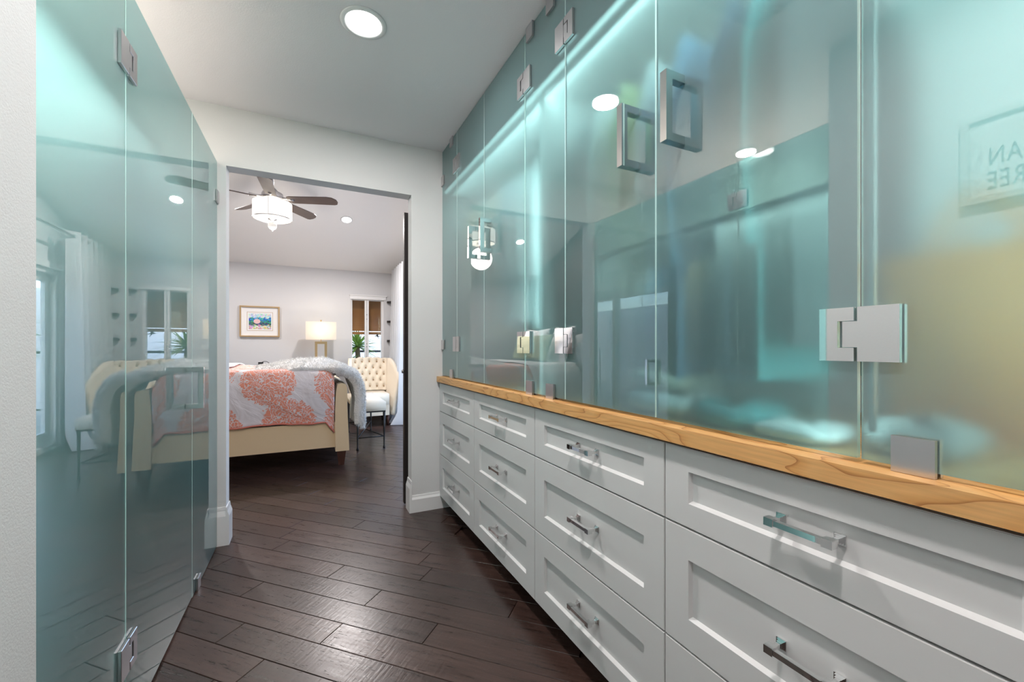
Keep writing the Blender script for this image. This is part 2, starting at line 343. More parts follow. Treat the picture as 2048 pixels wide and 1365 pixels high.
def clear_glass():
    m, n, l, p = mat('window_glass'); n.remove(p)
    t = n.new('ShaderNodeBsdfTransparent'); t.inputs[0].default_value = (0.96, 0.98, 0.98, 1)
    g = n.new('ShaderNodeBsdfGlossy'); g.inputs['Roughness'].default_value = 0.0
    fr = n.new('ShaderNodeFresnel'); fr.inputs[0].default_value = 1.45
    ge = n.new('ShaderNodeNewGeometry'); iv = n.new('ShaderNodeMath'); iv.operation = 'SUBTRACT'; iv.inputs[0].default_value = 1.0; l.new(ge.outputs['Backfacing'], iv.inputs[1])
    mu = n.new('ShaderNodeMath'); mu.operation = 'MULTIPLY'; l.new(fr.outputs[0], mu.inputs[0]); l.new(iv.outputs[0], mu.inputs[1])
    mx = n.new('ShaderNodeMixShader'); l.new(mu.outputs[0], mx.inputs[0]); l.new(t.outputs[0], mx.inputs[1]); l.new(g.outputs[0], mx.inputs[2]); l.new(mx.outputs[0], n['Material Output'].inputs[0]); return m
M['glass'] = clear_glass()
def curtain_mat():
    m, n, l, p = mat('sheer_white_curtain'); n.remove(p)
    d = n.new('ShaderNodeBsdfDiffuse'); d.inputs[0].default_value = (0.86, 0.87, 0.88, 1)
    t = n.new('ShaderNodeBsdfTranslucent'); t.inputs[0].default_value = (0.80, 0.84, 0.88, 1)
    mx = n.new('ShaderNodeMixShader'); mx.inputs[0].default_value = 0.45; l.new(d.outputs[0], mx.inputs[1]); l.new(t.outputs[0], mx.inputs[2]); l.new(mx.outputs[0], n['Material Output'].inputs[0]); return m
M['curtain'] = curtain_mat()

# ================================================================== SETTING
YE, YB = 2.80, 2.90            # closet side and bedroom side of the end wall
XG, XD, XL = 0.84, 0.82, -0.452
H = 2.44
# ---- floor with 45 degree planks
bm = NB(); box(bm, -2.25, 1.62, -2.6, 7.15, -0.10, -0.012); FLOOR = obj('floor', bm, M['floor'], kind='structure', label='dark espresso hardwood floor laid diagonally')
def clip(poly, x0, x1, y0, y1):
    def cut(ps, f, g):
        o = []
        for i in range(len(ps)):
            a, b = ps[i], ps[(i+1) % len(ps)]; fa, fb = f(a), f(b)
            if fa >= 0: o.append(a)
            if fa * fb < 0:
                t = fa / (fa - fb); o.append((a[0] + (b[0]-a[0])*t, a[1] + (b[1]-a[1])*t))
        return o
    for f in (lambda p: p[0]-x0, lambda p: x1-p[0], lambda p: p[1]-y0, lambda p: y1-p[1]):
        poly = cut(poly, f, None)
        if len(poly) < 3: return []
    return poly
PW, PL, P0 = 0.1225, 0.915, 0.993
joint = {0: -1.30, 1: -1.545, 2: -1.175, 3: -0.817, 4: -1.17, 5: -1.48, 6: -1.05}
rs = random.Random(3)
s2 = math.sqrt(0.5); g = 0.0009
for k in range(-12, 46):
    q0 = joint.get(k, rs.uniform(-1.8, -0.9)); pa = P0 + k*PW + g; pb = P0 + (k+1)*PW - g
    for j in range(-8, 8):
        qa = q0 + j*PL + g; qb = qa + PL - 2*g
        poly = [((p+q)*s2, (p-q)*s2) for p, q in ((pa, qa), (pb, qa), (pb, qb), (pa, qb))]
        poly = clip(poly, -2.14, 1.50, -0.6, 7.02)
        if not poly: continue
        cx = sum(p[0] for p in poly)/len(poly); cy = sum(p[1] for p in poly)/len(poly)
        ar = abs(sum(poly[i][0]*poly[(i+1) % len(poly)][1] - poly[(i+1) % len(poly)][0]*poly[i][1] for i in range(len(poly))))/2
        if ar < 0.003 or (cy < 2.6 and (cx < -1.0 or cx > 1.15)): continue
        bm = NB(); fs = prism(bm, poly, 'z', -0.011, 0.0)
        bmesh.ops.recalc_face_normals(bm, faces=bm.faces)
        top = [f for f in bm.faces if f.normal.z > 0.9]
        bmesh.ops.bevel(bm, geom=[e for f in top for e in f.edges], offset=0.0014, segments=1, affect='EDGES')
        obj('plank', bm, M['floor'], FLOOR, recalc=False)

def struct(name, bm, m, label=None, **kw): return obj(name, bm, m, kind='structure', label=label, **kw)
# ---- end wall with opening
OX0, OX1, OZ = -0.399, 0.629, 2.11
bm = NB()
box(bm, -1.40, OX0, YE, YB, 0, H + 0.9); box(bm, OX1, 1.62, YE, YB, 0, H + 0.9); box(bm, OX0, OX1, YE, YB, OZ, H + 0.9)
struct('wall_end', bm, M['wall'], 'white end wall with doorway into the bedroom')
bm = NB(); box(bm, -2.2, -1.40, YE, YB, 0, 3.3); struct('wall_bedroom_near', bm, M['bedwall'])
# corridor and closet shell
bm = NB(); box(bm, -1.40, 1.62, -2.6, YE, H, H + 0.08); struct('ceiling', bm, M['ceil'], 'flat white closet ceiling')
bm = NB(); box(bm, -0.60, XL - 0.004 + 0.012, -2.5, 1.075, 0, H); struct('wall_left', bm, M['wall'], 'white textured wall at the left edge')
bm = NB(); box(bm, -1.40, -1.30, -2.6, YE, 0, H); struct('wall_left_closet_rear', bm, M['closet'])
bm = NB(); box(bm, -1.30, -0.60, 0.98, 1.075, 0, H); struct('wall_left_closet_side', bm, M['closet'])
bm = NB(); box(bm, 1.50, 1.62, -2.6, YE, 0, H); struct('wall_right', bm, M['closet'], 'white rear wall of the glazed closet')
bm = NB(); box(bm, -0.6, 1.50, -2.6, -2.5, 0, H); struct('wall_back', bm, M['wall'])
# ---- bedroom shell
BX0, BX1, BY1, ZS, ZR, YR = -2.10, 1.47, 7.00, 2.30, 3.05, 4.95
bm = NB(); box(bm, BX0 - 0.1, BX0, YB, BY1 + 0.1, 0, 3.3); struct('wall_bedroom_left', bm, M['accent'], 'dark brown accent wall behind the bed')
WX0, WX1, WZ0, WZ1 = 0.635, 1.125, 0.89, 1.88
bm = NB(); T = 0.13
box(bm, BX0 - 0.1, WX0, BY1, BY1 + T, 0, 3.2); box(bm, WX1, BX1 + 0.15, BY1, BY1 + T, 0, 3.2); box(bm, WX0, WX1, BY1, BY1 + T, 0, WZ0); box(bm, WX0, WX1, BY1, BY1 + T, WZ1, 3.2)
struct('wall_bedroom_far', bm, M['bedwall'], 'pale grey far bedroom wall')
SY0, SY1, SZ1 = 3.20, 6.32, 1.93
bm = NB(); box(bm, BX1, BX1 + 0.15, YB, SY0, 0, 3.2); box(bm, BX1, BX1 + 0.15, SY1, BY1, 0, 3.2); box(bm, BX1, BX1 + 0.15, SY0, SY1, SZ1, 3.2)
struct('wall_bedroom_right', bm, M['bedwall'])
bm = NB(); sl = (ZR - ZS) / (BY1 - YR)
prism(bm, [(YB, ZS), (YR, ZR), (YR, ZR + 0.1), (YB - 0.1, ZS + 0.1)], 'x', BX0 - 0.1, BX1 + 0.15)
prism(bm, [(YR, ZR), (BY1 + 0.1, ZS - 0.1*sl), (BY1 + 0.1, ZS + 0.1), (YR, ZR + 0.1)], 'x', BX0 - 0.1, BX1 + 0.15)
struct('ceiling_bedroom', bm, M['bedceil'], 'vaulted white bedroom ceiling')

# ---- baseboards
def base_profile(h, t):   # (offset from wall, z)
    return [(0, 0), (t, 0), (t, h*0.77), (t*0.45, h*0.90), (t*0.45, h*0.93), (t*0.30, h), (0, h)]
def baseboard(name, runs, h, t):
    bm = NB()
    for kind, c, a, b, sgn in runs:
        pr = base_profile(h, t)
        if kind == 'x': prism(bm, [(c + sgn*o, z) for o, z in pr], 'x', a, b)     # runs along x, at y=c
        else: prism(bm, [(c + sgn*o, z) for o, z in pr], 'y', a, b)               # runs along y, at x=c
    return struct(name, bm, M['trim'])
baseboard('baseboard_left', [('x', YE, XL + 0.004, OX0, -1), ('y', OX0, YE - 0.016, YB + 0.0, 1)], 0.21, 0.016)
baseboard('baseboard_right', [('x', YE, OX1, 1.05, -1)], 0.112, 0.016)
baseboard('baseboard_opening', [('y', OX1, YE - 0.016, YB, -1)], 0.21, 0.016)
baseboard('baseboard_bedroom', [('x', BY1, BX0, BX1, -1)], 0.14, 0.014)

# ---- dark sliding door leaf behind the right jamb
bm = NB(); box(bm, 0.612, 1.44, 2.945, 2.985, 0.012, 2.035)
D1 = struct('door_1', bm, M['doordark'], 'black brown door leaf standing at the right of the doorway', bevel=0.002)
bm = NB(); lathe(bm, [(0.0, -0.012), (0.012, -0.012), (0.014, -0.004), (0.008, 0.0)], (0.611, 2.965, 0.93), 14, axis=Vector((1, 0, 0)))
obj('latch', bm, M['nickel'], D1)

# ---- bedroom window
W1 = thing('window_1', (0.88, BY1, WZ0), 'white two-pane casement window', None, kind='structure')
bm = NB(); fy0, fy1 = BY1 + 0.02, BY1 + 0.08; fw = 0.035
frame_y(bm, WX0, WX1, WZ0, WZ1, fw*0.5, fw, 0.02, fw, fy0, fy1)
obj('window_frame', bm, M['trim'], W1, bevel=0.003)
mc = 0.5*(WX0+WX1) - 0.012
bm = NB(); box(bm, mc-0.03, mc-0.002, fy0-0.01, fy1, WZ0, WZ1); obj('mullion', bm, M['trim'], W1, bevel=0.003)
bm = NB(); box(bm, mc+0.002, mc+0.03, fy0-0.01, fy1, WZ0, WZ1); obj('mullion', bm, M['trim'], W1, bevel=0.003)
for a, b in ((WX0+0.017, mc-0.03), (mc+0.03, WX1-fw)):
    bm = NB(); box(bm, a, b, fy0+0.025, fy0+0.031, WZ0+0.02, WZ1-fw); obj('pane', bm, M['glass'], W1)
for z in (1.62, 1.55, 1.16, 1.11):
    bm = NB(); lathe(bm, [(0.006, 0), (0.006, 0.006), (0.003, 0.008)], (mc + 0.0, fy0-0.012, z), 8, axis=Vector((0, -1, 0))); obj('catch', bm, M['darkhw'], W1)
bm = NB(); box(bm, WX0-0.02, WX1+0.035, BY1-0.012, BY1-0.001, WZ1-0.02, WZ1+0.035); box(bm, WX0-0.03, WX1+0.045, BY1-0.02, BY1-0.001, WZ1+0.035, WZ1+0.05); obj('header_trim', bm, M['trim'], W1)
bm = NB(); box(bm, WX0-0.02, WX1+0.02, BY1-0.03, BY1+0.02, WZ0-0.02, WZ0); obj('window_sill', bm, M['trim'], W1, bevel=0.003)
# hummingbird decal
bm = NB(); c = Vector((1.03, fy0+0.0245, 1.285))
for tri in (((-0.05, 0.0), (0.0, 0.012), (0.0, -0.010)), ((0.0, 0.012), (0.035, 0.055), (0.012, -0.002)), ((0.0, -0.010), (0.04, -0.06), (0.012, -0.002)), ((0.0, 0.012), (0.06, -0.012), (0.0, -0.010)), ((0.01, 0.004), (-0.005, 0.05), (-0.012, 0.006))):
    prism(bm, [(c.x+a, c.z+b) for a, b in tri], 'y', c.y-0.001, c.y)
obj('bird_decal', bm, M['sticker'], W1, label='small dark hummingbird decal')

# ---- patio door
W2 = thing('window_2', (BX1+0.07, 4.8, 0), 'white framed sliding patio door', None, kind='structure')
bm = NB(); x0, x1 = BX1 + 0.02, BX1 + 0.12
frame_x(bm, SY0, SY1, 0.001, SZ1, 0.04, 0.04, 0.06, 0.05, x0, x1)
box(bm, BX1-0.014, BX1, SY0-0.07, SY1+0.07, SZ1, SZ1+0.07)
obj('outer_frame', bm, M['trim'], W2, bevel=0.003)
for a, b, xo in ((SY0+0.041, 4.82, 0.0), (4.74, SY1-0.041, 0.045)):
    bm = NB(); xa, xb = x0+0.01+xo, x0+0.045+xo
    frame_x(bm, a, b, 0.061, SZ1-0.051, 0.07, 0.07, 0.13, 0.08, xa, xb)
    sash = obj('sash', bm, M['trim'], W2, bevel=0.003)
    bm = NB(); box(bm, xa+0.014, xa+0.02, a+0.07, b-0.07, 0.19, SZ1-0.13); obj('pane', bm, M['glass'], sash)

# ================================================================== GLAZED CLOSET, RIGHT
# ---- drawer cabinets
SEAMS = [2.797, 2.1385, 1.4655, 0.789, 0.115, -0.559]
ROWS = [(0.662, 0.856), (0.370, 0.662), (0.084, 0.370)]
REC = [(0.722, 0.798), (0.445, 0.587), (0.156, 0.292)]
names = ['white three-drawer cabinet against the end wall', 'white three-drawer cabinet second from the end wall', 'white three-drawer cabinet third from the end wall', 'white three-drawer cabinet nearest the camera, widest in view', 'white three-drawer cabinet beyond the right picture edge']
def drawer_front(y0, y1, z0, z1, r0, r1):
    bm = NB(); gp = 0.0016; y0 += gp; y1 -= gp; z0 += gp*1.4; z1 -= gp*1.4
    ry0, ry1 = y0 + 0.072, y1 - 0.072
    xb, xf, xr, xp = XD + 0.02, XD, XD + 0.0105, XD + 0.0105
    ins = 0.0085
    def R(x, a, b, c, d): return [bm.verts.new(p) for p in ((x, a, c), (x, b, c), (x, b, d), (x, a, d))]
    O, I, P_, Bk = R(xf, y0, y1, z0, z1), R(xf, ry0, ry1, r0, r1), R(xr, ry0+ins, ry1-ins*0.5, r0+0.006, r1-0.004), R(xb, y0, y1, z0, z1)
    for A, B in ((O, I), (I, P_), (Bk, O)):
        for i in range(4): bm.faces.new((A[i], A[(i+1) % 4], B[(i+1) % 4], B[i]))
    bm.faces.new(P_); bm.faces.new(Bk)
    bmesh.ops.recalc_face_normals(bm, faces=bm.faces)
    ed = [e for e in bm.edges if all(abs(v.co.x - xf) < 1e-6 for v in e.verts) and any(abs(f.normal.x) < 0.2 for f in e.link_faces)]
    bmesh.ops.bevel(bm, geom=ed, offset=0.0014, segments=2, affect='EDGES')
    return bm
def pull(yc, zc, L=0.100):
    bm = NB()
    xs = XD + 0.0105
    for s in (-1, 1):
        y = yc + s*L/2
        for w, a, b in ((0.0095, 0.0, 0.003), (0.0075, 0.003, 0.006), (0.0055, 0.006, 0.010)):
            box(bm, xs-b, xs-a, y-w, y+w, zc-w, zc+w)
        box(bm, xs-0.030, xs-0.010, y-0.004, y+0.004, zc-0.004, zc+0.004)
        box(bm, xs-0.044, xs-0.027, y-0.0085, y+0.0085, zc-0.0075, zc+0.0075)
    box(bm, xs-0.0425, xs-0.0325, yc-L/2, yc+L/2, zc-0.0052, zc+0.0052)
    return bm
for c in range(5):
    y1, y0 = SEAMS[c], SEAMS[c+1]
    cabt = thing('drawer_cabinet', (1.05, (y0+y1)/2, 0.084), names[c], 'cabinet', 'white drawer cabinets under the worktop')
    bm = NB(); box(bm, XD + 0.022, 1.35, y0 + 0.0008, y1 - 0.0008, 0.088, 0.858); obj('body', bm, M['cab'], cabt)
    bm = NB(); box(bm, 1.06, 1.08, y0, y1, 0.0, 0.088); obj('toe_kick', bm, M['cabdark'], cabt)
    for (z0, z1), (r0, r1) in zip(ROWS, REC):
        d = obj('drawer', drawer_front(y0, y1, z0, z1, r0, r1), M['cab'], cabt)
        obj('handle', pull((y0+y1)/2 - 0.002*0, (r0+r1)/2 + 0.004), M['chrome'], d, bevel=0.0008, seg=1, label='square chrome bar pull')
# ---- maple worktop
bm = NB(); box(bm, 0.800, 1.50, -0.60, 2.797, 0.864, 0.900)
obj('worktop', bm, M['maple'], bevel=0.0025, label='orange maple worktop along the drawer cabinets', cat='worktop')

# ---- glass panels
def pane_mesh(y0, y1, z0, z1, front_x, back_x, rot=0.0, piv=None):
    """glass slab, polished front face at front_x"""
    bm = NB(); xa, xb = min(front_x, back_x), max(front_x, back_x)
    box(bm, xa, xb, y0, y1, z0, z1)
    bmesh.ops.recalc_face_normals(bm, faces=bm.faces)
    for f in bm.faces:
        if abs(f.normal.x) > 0.9:
            f.material_index = 0 if abs(f.calc_center_median().x - front_x) < 1e-5 else 1
        else: f.material_index = 2
    return bm
def rotz(bm, ang, px, py):
    bmesh.ops.rotate(bm, verts=bm.verts, cent=(px, py, 0), matrix=Matrix.Rotation(ang, 3, 'Z'))
def clamp(bm, y0, y1, z0, z1, xf, sg, t=0.009, gt=0.010):
    """pair of clamp plates either side of the glass; sg=+1 when glass body lies at +x of the front face"""
    a = sorted((xf - sg*t, xf - sg*0.0004)); box(bm, a[0], a[1], y0, y1, z0, z1)
    a = sorted((xf + sg*(gt+0.0004), xf + sg*(gt + t))); box(bm, a[0], a[1], y0, y1, z0, z1)
def hinge(yc, zc, xf, sg, dirn, hw=0.057, hh=0.046):
    """glass to glass hinge; dirn: +1 when the door leaf (with the knuckle cut-out) lies at +y"""
    bm = NB(); t = 0.009
    def plates(pts):
        for a, b in ((xf - sg*t, xf - sg*0.0004), (xf + sg*0.0104, xf + sg*(0.010 + t))):
            prism(bm, pts, 'x', min(a, b), max(a, b))
    g = 0.004; k0, k1 = zc - hh*0.5, zc + hh*0.5
    plates([(yc - dirn*hw, zc-hh), (yc - dirn*0.0008, zc-hh), (yc - dirn*0.0008, zc+hh), (yc - dirn*hw, zc+hh)])
    Y = lambda d: yc + dirn*d
    plates([(Y(g), zc-hh), (Y(hw), zc-hh), (Y(hw), zc+hh), (Y(g), zc+hh), (Y(g), k1), (Y(hw*0.5), k1), (Y(hw*0.5), k0), (Y(g), k0)])
    a = sorted((xf - sg*0.0075, xf - sg*0.0005)); box(bm, a[0], a[1], min(Y(-0.001), Y(hw*0.38)), max(Y(-0.001), Y(hw*0.38)), k0+0.001, k1-0.001)
    return bm
def dhandle(y, z0, z1, xf, sg, p=0.062, w=0.020):
    """square-section D handle on both faces"""
    bm = NB(); t = w/2; hgt = z1 - z0
    def U(o, s):
        pts = [(o, z0), (o + s*p, z0), (o + s*p, z1), (o, z1), (o, z1-w), (o + s*(p-w), z1-w), (o + s*(p-w), z0+w), (o, z0+w)]
        prism(bm, pts, 'y', y-t, y+t)
    U(xf - sg*0.0003, -sg); U(xf + sg*0.0103, sg)
    return bm
ZB, ZT = 0.908, H - 0.006
def clipplate(y0, y1, z0, z1, xf, sg, name, parent):
    bm = NB(); clamp(bm, y0, y1, z0, z1, xf, sg); obj(name, bm, M['nickel'], parent, bevel=0.001, seg=1)
gp = 0.003
def rpanel(name, y0, y1, label, cat, zb=ZB, zt=ZT):
    root = thing(name, (XG, (y0+y1)/2, 0.90), label, cat, 'frosted glass panes above the worktop')
    obj('pane', pane_mesh(y0+gp, y1-gp, zb, zt, XG, XG+0.010), [M['frost'], M['frostback'], M['glassedge']], root, recalc=False)
    return root
# fixed sliver by the end wall
r = rpanel('glass_panel', 2.486, 2.797, 'narrow fixed frosted glass pane against the end wall', 'glass panel')
clipplate(2.555, 2.61, 0.9005, 0.955, XG, 1, 'clip', r); clipplate(2.555, 2.61, 2.385, H-0.0005, XG, 1, 'clip', r)
for z in (2.23, 1.115): clipplate(2.742, 2.799, z-0.032, z+0.032, XG, 1, 'clip', r)
# door pair
r = rpanel('glass_door', 2.045, 2.486, 'frosted glass cabinet door second from the end wall', 'glass door')
for z in (2.235, 1.118): obj('hinge', hinge(2.486, z, XG, 1, -1), M['nickel'], r, bevel=0.0008, seg=1)
obj('handle', dhandle(2.118, 1.575, 1.745, XG, 1), M['chrome'], r, bevel=0.0012)
r = rpanel('glass_door', 1.587, 2.045, 'frosted glass cabinet door in front of the white shirts', 'glass door')
for z, m in ((2.225, 'nickel'), (1.118, 'chrome')): obj('hinge', hinge(1.587, z, XG, 1, 1), M[m], r, bevel=0.0008, seg=1)
obj('handle', dhandle(1.955, 1.575, 1.745, XG, 1), M['chrome'], r, bevel=0.0012)
# fixed pane between
r = rpanel('glass_panel', 1.276, 1.587, 'narrow fixed frosted glass pane between two hinged doors', 'glass panel')
for y in (1.535, 1.372): clipplate(y-0.027, y+0.027, 0.9005, 0.957, XG, 1, 'clip', r); clipplate(y-0.027, y+0.027, 2.378, H-0.0005, XG, 1, 'clip', r)
# large door pair
r = rpanel('glass_door', 0.839, 1.276, 'frosted glass door reflecting the round ceiling light', 'glass door')
for z, m in ((2.235, 'nickel'), (1.120, 'chrome')): obj('hinge', hinge(1.276, z, XG, 1, -1), M[m], r, bevel=0.0008, seg=1)
obj('handle', dhandle(0.912, 1.597, 1.768, XG, 1), M['chrome'], r, bevel=0.0012)
r = rpanel('glass_door', 0.379, 0.839, 'large frosted glass door with the nearest polished square hinge', 'glass door')
for z, m in ((2.235, 'nickel'), (1.118, 'chrome')): obj('hinge', hinge(0.379, z, XG, 1, 1), M[m], r, bevel=0.0008, seg=1)
obj('handle', dhandle(0.753, 1.597, 1.768, XG, 1), M['chrome'], r, bevel=0.0012)
r = rpanel('glass_panel', -0.55, 0.379, 'fixed frosted glass pane at the right picture edge', 'glass panel')
clipplate(0.281, 0.333, 0.9005, 0.957, XG, 1, 'clip', r); clipplate(0.281, 0.333, 2.378, H-0.0005, XG, 1, 'clip', r)

# ---- closet fittings behind the glass
def shelf(name, b, label, m='closetwhite', cat='shelf', grp=None, bevel=0.001):
    bm = NB(); box(bm, *b); return obj(name, bm, M[m], None, bevel=bevel, seg=1, label=label, cat=cat, group=grp)
shelf('closet_shelf', (0.872, 1.50, -0.55, 2.797, 2.145, 2.170), 'long white closet shelf behind the frosted glass')
shelf('closet_partition', (0.872, 1.50, 1.482, 1.500, 0.901, 2.144), 'white upright partition behind the narrow glass pane', cat='partition')
for y0, y1, lab in ((1.501, 2.797, 'chrome hanging rail over the white shirts'), (-0.55, 1.481, 'chrome hanging rail over the dark clothes')):
    bm = NB(); tube(bm, [(1.18, y0, 2.06), (1.18, y1, 2.06)], 0.013, 12); obj('hanging_rail', bm, M['chrome'], label=lab, cat='rail')
def add_fill_strip(name, b, label, size, power, rot, loc, color):  # added strip with its own light, put in to brighten a closet
    root = thing(name, loc, label, 'added light strip')
    bm = NB(); box(bm, *b); obj('profile', bm, M['nickel'], root)
    put_light('fill_light', 'AREA', loc, power, color, root, size=size[0], sizey=size[1], rot=rot)
add_fill_strip('added_light_strip', (0.880, 0.892, -0.5, 2.75, 2.130, 2.144), 'added slim fill strip under the long closet shelf', (0.02, 3.2), P_FILL_R, (0, math.radians(-42), 0), (0.896, 1.1, 2.126), (0.95, 1.0, 0.98))  # added fill for the right closet; no lamp known there

def add_fill_upright(x, y, d, label, power, z0=0.95, z1=2.10):  # added upright strip that fills the closet interior with light
    root = thing('added_light_strip', (x, y, z0), label, 'added light strip')
    bm = NB(); box(bm, x-0.005, x+0.005, y-0.004, y+0.004, z0, z1); obj('profile', bm, M['nickel'], root)
    d = Vector(d).normalized(); l = put_light('fill_light', 'AREA', Vector((x, y, (z0+z1)/2)) + d*0.008, power, (0.95, 1.0, 0.98), root, size=0.012, sizey=z1-z0); l.rotation_euler = d.to_track_quat('-Z', 'Y').to_euler()
add_fill_upright(0.880, 1.510, (0.5, 0.86, 0), 'added upright fill strip on the shirt side of the partition', 1.6)
add_fill_upright(0.880, 0.376, (0.5, 0.86, 0), 'added upright fill strip behind the seam of the square hinge', 1.2)
add_fill_upright(0.880, -0.53, (0.7, 0.7, 0), 'added upright fill strip at the near end of the closet', 8.0)
M['edge_glow_soft'] = pmat('added_soft_edge_glow', (1, 1, 1), 0.5, emit=(0.95, 1.0, 0.98), estr=0.38)  # added glow for the partition's front edge
for nm, b, lab, mm_ in (('added_light_strip', (0.868, 0.8718, -0.54, 2.79, 2.147, 2.168), 'added glowing strip on the front edge of the long closet shelf', 'edge_glow'), ('added_light_strip', (0.868, 0.8718, 1.483, 1.499, 0.905, 2.140), 'added glowing upright strip on the front edge of the closet partition', 'edge_glow_soft')):  # shelf and partition edges made to glow as bright lines
    bm = NB(); box(bm, *b); obj(nm, bm, M[mm_], label=lab, cat='added light strip')
# hanging garments
rg = random.Random(11)
def cloth(name, col, pattern=None):
    m = pmat('cloth_' + name, col, 0.9, bump=0.2, bscale=40, sheen=0.2)
    if pattern:
        n, l = m.node_tree.nodes, m.node_tree.links; p = n['Principled BSDF']
        tc = n.new('ShaderNodeTexCoord'); ck = n.new('ShaderNodeTexChecker'); ck.inputs['Scale'].default_value = 55
        ck.inputs[1].default_value = (*col, 1); ck.inputs[2].default_value = (*pattern, 1); l.new(tc.outputs['Object'], ck.inputs[0]); l.new(ck.outputs[0], p.inputs['Base Color'])
    return m
CL = {'white': cloth('white', (0.88, 0.89, 0.90)), 'cream': cloth('cream', (0.82, 0.78, 0.68)), 'peach': cloth('peach', (0.80, 0.55, 0.42)), 'blue': cloth('blue', (0.16, 0.34, 0.55)), 'navy': cloth('navy', (0.05, 0.09, 0.16)),
      'check': cloth('check', (0.85, 0.88, 0.9), (0.25, 0.36, 0.5)), 'grey': cloth('grey', (0.35, 0.38, 0.38)), 'teal': cloth('teal', (0.10, 0.36, 0.38)), 'green': cloth('green', (0.55, 0.62, 0.30)), 'black': cloth('black', (0.03, 0.035, 0.04)), 'tan': cloth('tan', (0.55, 0.40, 0.22))}
def garment(y, col, length, label, w=0.46, x=1.18, tilt=0.0):
    root = thing('hanging_shirt', (x, y, 2.06 - length), label, 'shirt', 'clothes hanging in the closet')
    bm = NB(); ph = rg.uniform(0, 6)
    zt = 2.00; hw = w/2
    def fn(side):
        def f(u, v):
            # u across, v down
            X = (u - 0.5) * 2
            z = zt - v*length - (0.07*abs(X)**1.5 if v < 0.5 else 0.07*abs(X)**1.5*(1-v)*2)
            sc = 0.86 + 0.14*min(1, v*3) + 0.05*v
            d = (0.006 + 0.016*math.sin(PI*u)**0.6*min(1, v*4 + 0.25)) * side + 0.012*v*math.sin(7*X + ph) + tilt*(X*0.5)
            return (x + X*hw*sc, y + d, z)
        return f
    g1 = sheet(bm, fn(1), 18, 12); g2 = sheet(bm, fn(-1), 18, 12)
    bmesh.ops.remove_doubles(bm, verts=bm.verts, dist=0.0135*0.5)
    obj('body', bm, CL[col], root, smooth=True)
    for s in (-1, 1):
        bm = NB(); L = length*0.72
        tube(bm, [(x + s*hw*0.80, y, zt - 0.045), (x + s*hw*0.98, y + 0.01, zt - 0.2), (x + s*hw*1.02, y + 0.012, zt - 0.2 - L*0.4), (x + s*hw*0.98, y + 0.015, zt - 0.1 - L*0.8)], [0.035, 0.042, 0.036, 0.03], 10)
        for v in bm.verts: v.co.y = y + (v.co.y - y)*0.5
        obj('sleeve', bm, CL[col], root, smooth=True)
    bm = NB(); tube(bm, [(x - hw*0.8, y, zt - 0.05), (x, y, zt + 0.012), (x + hw*0.8, y, zt - 0.05)], 0.004, 6); tube(bm, [(x, y, zt + 0.012), (x + 0.004, y, zt + 0.05), (x + 0.016, y, zt + 0.068), (x + 0.004, y, zt + 0.077), (x - 0.011, y, zt + 0.067)], 0.0018, 6)
    obj('hanger', bm, M['nickel'], root)
LG = [(2.66, 'grey', 0.80, 'grey shirt hanging closest to the end wall'), (2.52, 'tan', 0.86, 'tan shirt hanging beside the grey one'), (2.38, 'cream', 0.84, 'cream shirt hanging behind the chrome handle pair'), (2.26, 'white', 0.86, 'white shirt hanging next to the cream shirt'), (2.16, 'peach', 0.84, 'peach shirt hanging among the white shirts'), (2.06, 'white', 0.78, 'white shirt hanging right of the peach shirt'), (1.97, 'check', 0.80, 'blue checked shirt hanging between white shirts'), (1.88, 'white', 0.76, 'white shirt hanging right of the checked shirt'), (1.78, 'white', 0.78, 'white shirt hanging second from the partition'), (1.66, 'white', 0.82, 'white shirt hanging against the upright partition'),
      (1.34, 'grey', 0.90, 'grey garment hanging right of the upright partition'), (1.20, 'white', 0.70, 'pale shirt hanging behind the round light reflection'), (1.08, 'green', 0.72, 'yellow green shirt hanging behind the large door'), (0.96, 'white', 0.74, 'pale shirt hanging behind the larger chrome handles'), (0.84, 'blue', 1.0, 'long blue garment hanging behind the door seam'), (0.70, 'navy', 0.95, 'long navy garment hanging behind the large door'), (0.62, 'teal', 0.98, 'long teal garment hanging behind the large door'), (0.545, 'black', 0.9, 'long black garment hanging near the square hinge')]
for y, c, L, lab in LG: garment(y, c, L, lab, w=0.50 if y < 1.5 else 0.46)
